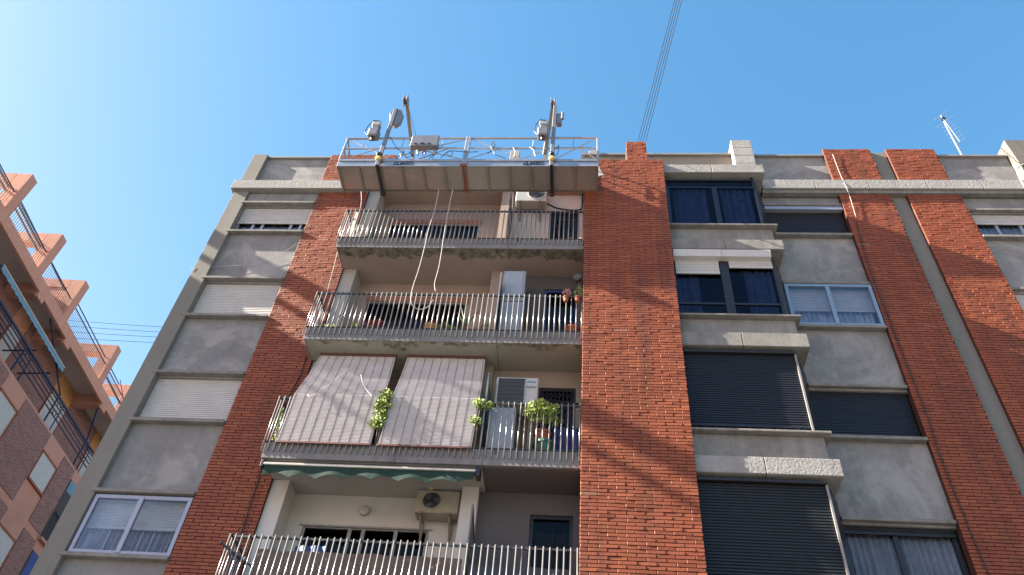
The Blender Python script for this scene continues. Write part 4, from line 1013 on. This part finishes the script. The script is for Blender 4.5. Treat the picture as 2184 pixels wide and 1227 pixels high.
cable('wire_rope', [tR + Vector((0, -.05, -.1)), Vector((-.72, 10.87, 19.37))], .006, 'black_rubber', 'steel wire from the right davit to the right stirrup', 'wire rope')

# ---------------------------------------------------------------- roof antenna
b0 = P(2053, 334, 12.9); t0 = P(2007, 248, 12.75)
an = thing('tv_antenna', 'slim television antenna on a pale mast at the right end of the roof', 'antenna', (b0.x, b0.y, b0.z))
MB().tube([b0, t0], .024, 8).build('mast', 'antenna_metal', an)
bo0 = P(2006, 246, 12.75); bo1 = P(2047, 302, 12.1)
m = MB(); m.tube([bo0, bo1], .010, 6)
dirx = (P(2021, 240, 12.75) - P(1987, 264, 12.75)).normalized()
for i in range(9):
    t = i / 8; c = bo0 + (bo1 - bo0) * t; L = (.28 if i == 0 else .34 if i == 2 else .22 - .06 * (1 - t)) * 1.1
    if i == 1: L = .12
    m.tube([c - dirx * L * 1.25, c + dirx * L * 1.25], .0075, 5)
m.build('boom', 'antenna_metal', an)
cc = bo0 + (bo1 - bo0) * .15
MB().box(cc.x - .04, cc.x + .04, cc.y - .04, cc.y + .04, cc.z - .05, cc.z + .04).build('junction_box', 'frame_dark', an)

# ---------------------------------------------------------------- overhead cables
for i, (xa, xb) in enumerate(((1361, 1439), (1366.5, 1444), (1372, 1449), (1377.5, 1454))):
    a = Vector((1.15 + i * .11, 12.2, 19.4)); s = P(xa, 300, 12.2); m1 = P(xb, 0, 8.0); e = m1 + (m1 - s) * 4
    cable('overhead_cable', [s + (s - m1) * .05, s, m1, e], .008, 'black_rubber', ('leftmost', 'second from left', 'third from left', 'rightmost')[i] + ' of four overhead cables rising from the brick chimney', 'cable', 'overhead cables from the brick chimney')
for i, (ya, yb) in enumerate(((684, 697), (696, 708), (708, 719), (721, 731))):
    a = P(150, ya, 21.5); b = P(345, yb, 21.5); b = b + (b - a) * .4
    cable('distant_wire', [a - (b - a) * .05, a, (a + b) / 2 + Vector((0, 0, -.02)), b], .009, 'black_rubber', ('top', 'second from top', 'third from top', 'bottom')[i] + ' of four thin wires spanning the gap between the two buildings', 'wire', 'thin wires between the two buildings')

# ---------------------------------------------------------------- the orange building (local: x outwards, y along its front)
O = thing('orange_apartment_building', 'orange and brown brick apartment block with open concrete roof frames at the left', 'building', (-18, 12.5, 0), rotz=.06, local=True)
def S(s): return s - 12.5
OE, OFAR = 10.3, 44
Y = S
MB().box(-9, 0, Y(OE), Y(OFAR), .1, 14.2).box(-9, 0, Y(OE), Y(OFAR), 14.201, 17.05).box(-9, -1.3, Y(OE), Y(OFAR), 17.051, 20.1).build('wall', 'orange_paint', O)
MB().box(-9, -.12, Y(OE), Y(OFAR), 20.10, 20.155).build('roof', 'orange_soffit', O)
fa = MB().box(-.12, 0, Y(OE), Y(OFAR), 19.72, 20.16)
fa.build('fascia', 'orange_paint', O, bevel=.01)
BEAMS = [11.9, 14.0, 17.9, 20.25, 24.0, 27.5, 30, 33]
for s in BEAMS: MB().box(-1.3, -.121, Y(s), Y(s) + .38, 19.66, 20.099).box(-.121, .012, Y(s) - .02, Y(s) + .40, 19.52, 19.719).build('beam', 'orange_paint', O, bevel=.01)
# roof frames
for s in (11.4, 14.62, 17.2, 19.45, 23.05, 25.6, 28.5):
    f = MB()
    f.box(-.52, 0, Y(s), Y(s) + .36, 20.161, 21.93)
    f.box(-3.2, -.521, Y(s), Y(s) + .36, 21.50, 21.93)
    if s == 19.45: f.box(-1.9, -.522, Y(s) + .02, Y(s) + .34, 20.2, 21.499)
    else: f.box(-2.0, -1.45, Y(s), Y(s) + .36, 20.2, 21.499)
    f.build('roof_frame', 'orange_paint', O, bevel=.01)
MB().box(-.26, -.06, Y(8.5), Y(11.4), 21.45, 21.9).build('roof_frame', 'orange_paint', O)  # unseen near-end beam, lengthened and thickened to cast the streak on the pier
MB().box(-.2, -.1, Y(8.5), Y(11.4), 20.86, 21.02).build('roof_frame', 'orange_paint', O)  # unseen lower beam, sized to cast a further streak on the pier
MB().bar((-.1, Y(9.5), 19.62), (-.1, Y(OE), 19.66), .05, .07).bar((-.1, Y(9.5), 19.30), (-.1, Y(OE), 19.32), .05, .05).bar((-.1, Y(9.5), 19.2), (-.1, Y(9.5), 19.7), .05, .05).bar((-.1, Y(9.8), 18.9), (-.1, Y(OE), 19.0), .04, .12).build('streak_rail', 'navy_metal', O)  # unseen thin rails added to throw shadow streaks on the roller blinds
MB().box(-6, -2.6, Y(18.2), Y(22.2), 20.2, 22.0).build('penthouse', 'orange_paint', O)
MB().box(-6.1, -2.5, Y(18.1), Y(22.3), 22.0, 22.1).build('roof_edge', 'rust_red', O)
MB().box(-2.596, -2.57, Y(19.9), Y(20.1), 20.2, 22.0).build('drain_pipe', 'rope_white', O)
# terrace railings
for (a, b) in ((11.8, 14.62), (14.94, 17.2), (17.52, 19.45), (19.77, 23.05), (23.37, 25.6), (25.9, 28.5)):
    r = MB(); r.bar((-.12, Y(a), 20.95), (-.12, Y(b), 20.95), .03, .03); r.bar((-.12, Y(a), 20.24), (-.12, Y(b), 20.24), .02, .02)
    n = int((b - a) / .095)
    for i in range(n): r.bar((-.12, Y(a) + (i + .5) * (b - a) / n, 20.16), (-.12, Y(a) + (i + .5) * (b - a) / n, 20.95), .012, .012)
    r.build('terrace_railing', 'navy_metal', O)
MB().tube([(-.5, Y(12), 21.25), (-.5, Y(17.2), 21.25)], .05, 8).tube([(-.5, Y(12), 21.05), (-.5, Y(17.2), 21.05)], .05, 8).tube([(-.5, Y(14.9), 21.45), (-.5, Y(19.4), 21.3)], .03, 8).build('silver_pipe', 'silver_pipe', O)
MB().tube([(-.3, Y(19.8), 21.35), (-.3, Y(24.8), 21.3)], .022, 6).tube([(-.4, Y(23.3), 21.0), (-.4, Y(29), 20.9)], .04, 6).tube([(-.5, Y(25), 21.7), (-.35, Y(27), 20.6)], .015, 6).build('terrace_wire', 'navy_metal', O)
# recessed top floor: brick fields, windows, yellow panels
bf = MB()
for (a, b) in ((12, 14.5), (15.2, 19.0), (19.9, 22.65), (24.1, 26.4), (27.9, 31)): bf.box(-1.3, -1.27, Y(a), Y(b), 17.06, 20.09)
bf.each('brick_wall', 'brown_brick', O)
MB().box(-1.3, -1.265, Y(22.7), Y(24.05), 19.36, 20.09).box(-1.3, -1.265, Y(26.45), Y(27.85), 19.36, 20.09).each('yellow_panel', 'yellow_paint', O)
def owin(s0, s1, z0, z1, o, mat='shutter_white', name='window', drop=0):
    f = MB().box(o - .02, o + .03, Y(s0) - .05, Y(s0), z0, z1).box(o - .02, o + .03, Y(s1), Y(s1) + .05, z0, z1).box(o - .02, o + .05, Y(s0) - .06, Y(s1) + .06, z1, z1 + .06).box(o - .02, o + .08, Y(s0) - .06, Y(s1) + .06, z0 - .07, z0).build(name, 'terracotta', O)
    mb = MB(); n = int((z1 - z0) / .05)
    for k in range(n): mb.box(o + .006, o + .014 + .004 * (k % 2), Y(s0), Y(s1), z0 + k * (z1 - z0) / n + .004, z0 + (k + 1) * (z1 - z0) / n)
    mb.box(o - .01, o + .006, Y(s0), Y(s1), z0, z1)
    mb.build('shutter', mat, f)
for a, b in ((22.75, 24.0), (26.5, 27.8), (19.1, 19.85)): owin(a, b, 17.15, 19.30, -1.27)
# lower floors: brick fields and shuttered windows
bf = MB()
for z0, z1 in ((14.38, 16.95), (11.55, 14.10), (8.72, 11.27), (5.9, 8.4), (3, 5.6)):
    for (a, b) in ((13.2, 15.8), (17.6, 18.9), (20.22, 22.27), (23.55, 24.5), (28, 30), (31.5, 34)): bf.box(0, .03, Y(a), Y(b), z0, z1)
bf.each('brick_wall', 'brown_brick', O)
for z in (15.32, 12.5, 9.67, 6.84):
    for (a, b) in ((12.0, 13.1), (15.9, 17.0), (18.98, 20.12), (22.37, 23.46), (30.1, 31.2)): owin(a, b, z, z + 1.02, .0)
# receding balconies at the far end of each lower floor
for z, m_ in ((14.2, 'curtain'), (11.4, 'blue_door'), (8.5, 'curtain')):
    MB().box(.0, .02, Y(24.56), Y(27.9), z + .12, z + 2.45).build('opening', 'interior', O)
    MB().box(.02, .03, Y(24.62), Y(26.2), z + 2.0 if m_ == 'curtain' else z + .4, z + 2.44).build('awning_panel', 'awning_blue' if m_ == 'curtain' else 'blue_door', O)
    r = MB(); r.bar((.1, Y(24.6), z + 1.1), (.1, Y(27.8), z + 1.1), .05, .05)
    for i in range(28): r.bar((.1, Y(24.6) + i * .117, z + .15), (.1, Y(24.6) + i * .117, z + 1.1), .015, .015)
    r.build('lower_railing', 'navy_metal', O)
    MB().box(0, .5 * .3, Y(24.5), Y(27.9), z + .02, z + .118).build('balcony_slab', 'orange_paint', O)
# top floor balcony railing with rings
r = MB()
for z, w_ in ((18.14, .07), (18.02, .04), (17.86, .03), (17.70, .03), (17.52, .035)): r.bar((-.03, Y(OE + .2), z), (-.03, Y(34), z), w_ * .8, w_)
for s in (11, 13.5, 16.2, 18.9, 21.6, 24.3, 27, 29.7):
    r.bar((-.03, Y(s), 17.05), (-.03, Y(s), 18.2), .04, .05); r.bar((-.03, Y(s) + .5, 17.05), (-.03, Y(s) + .5, 18.1), .03, .03)
    for zc in (17.61, 17.94):
        c_ = [(-.02, Y(s) + .25 + .11 * math.cos(t * math.pi / 8), zc + .10 * math.sin(t * math.pi / 8)) for t in range(17)]
        r.tube(c_, .016, 5, cap=False)
r.build('balcony_railing', 'navy_metal', O)
MB().bar((-.15, Y(19.2), 19.7), (.0, Y(21.6), 18.2), .04, .04).bar((-1.2, Y(19.4), 18.3), (-.05, Y(19.4), 18.4), .04, .04).bar((-1.2, Y(20.6), 18.3), (-.05, Y(20.6), 18.4), .04, .04).bar((-.1, Y(24.0), 19.6), (-.05, Y(24.35), 18.2), .05, .05).each('strut', 'navy_metal', O)
ob = thing('blue_awning', 'pale blue scalloped awning edge on the orange building', 'awning', (-18, 12.5, 0), rotz=.06, local=True)
v = MB(); n = 200
for i in range(n):
    def pt(i):
        s = 16.0 + 5.0 * i / n; return s, 18.76 + .035 * abs(math.sin(math.pi * s / .3))
    a, za = pt(i); b, zb = pt(i + 1)
    v.quad((.02, Y(a), za), (.02, Y(b), zb), (.0, Y(b), 18.97), (.0, Y(a), 18.97))
v.build('valance', 'awning_blue', ob)
MB().bar((0, Y(16.0), 18.98), (0, Y(21.0), 18.98), .04, .04).build('front_bar', 'rope_white', ob)
v = MB().hexa([(-.25, Y(16.0), 19.03), (.0, Y(16.0), 18.985), (.0, Y(21.0), 18.985), (-.25, Y(21), 19.03), (-.25, Y(16.0), 19.04), (.0, Y(16.0), 18.995), (.0, Y(21.0), 18.995), (-.25, Y(21), 19.04)]).build('canopy', 'awning_blue', ob)
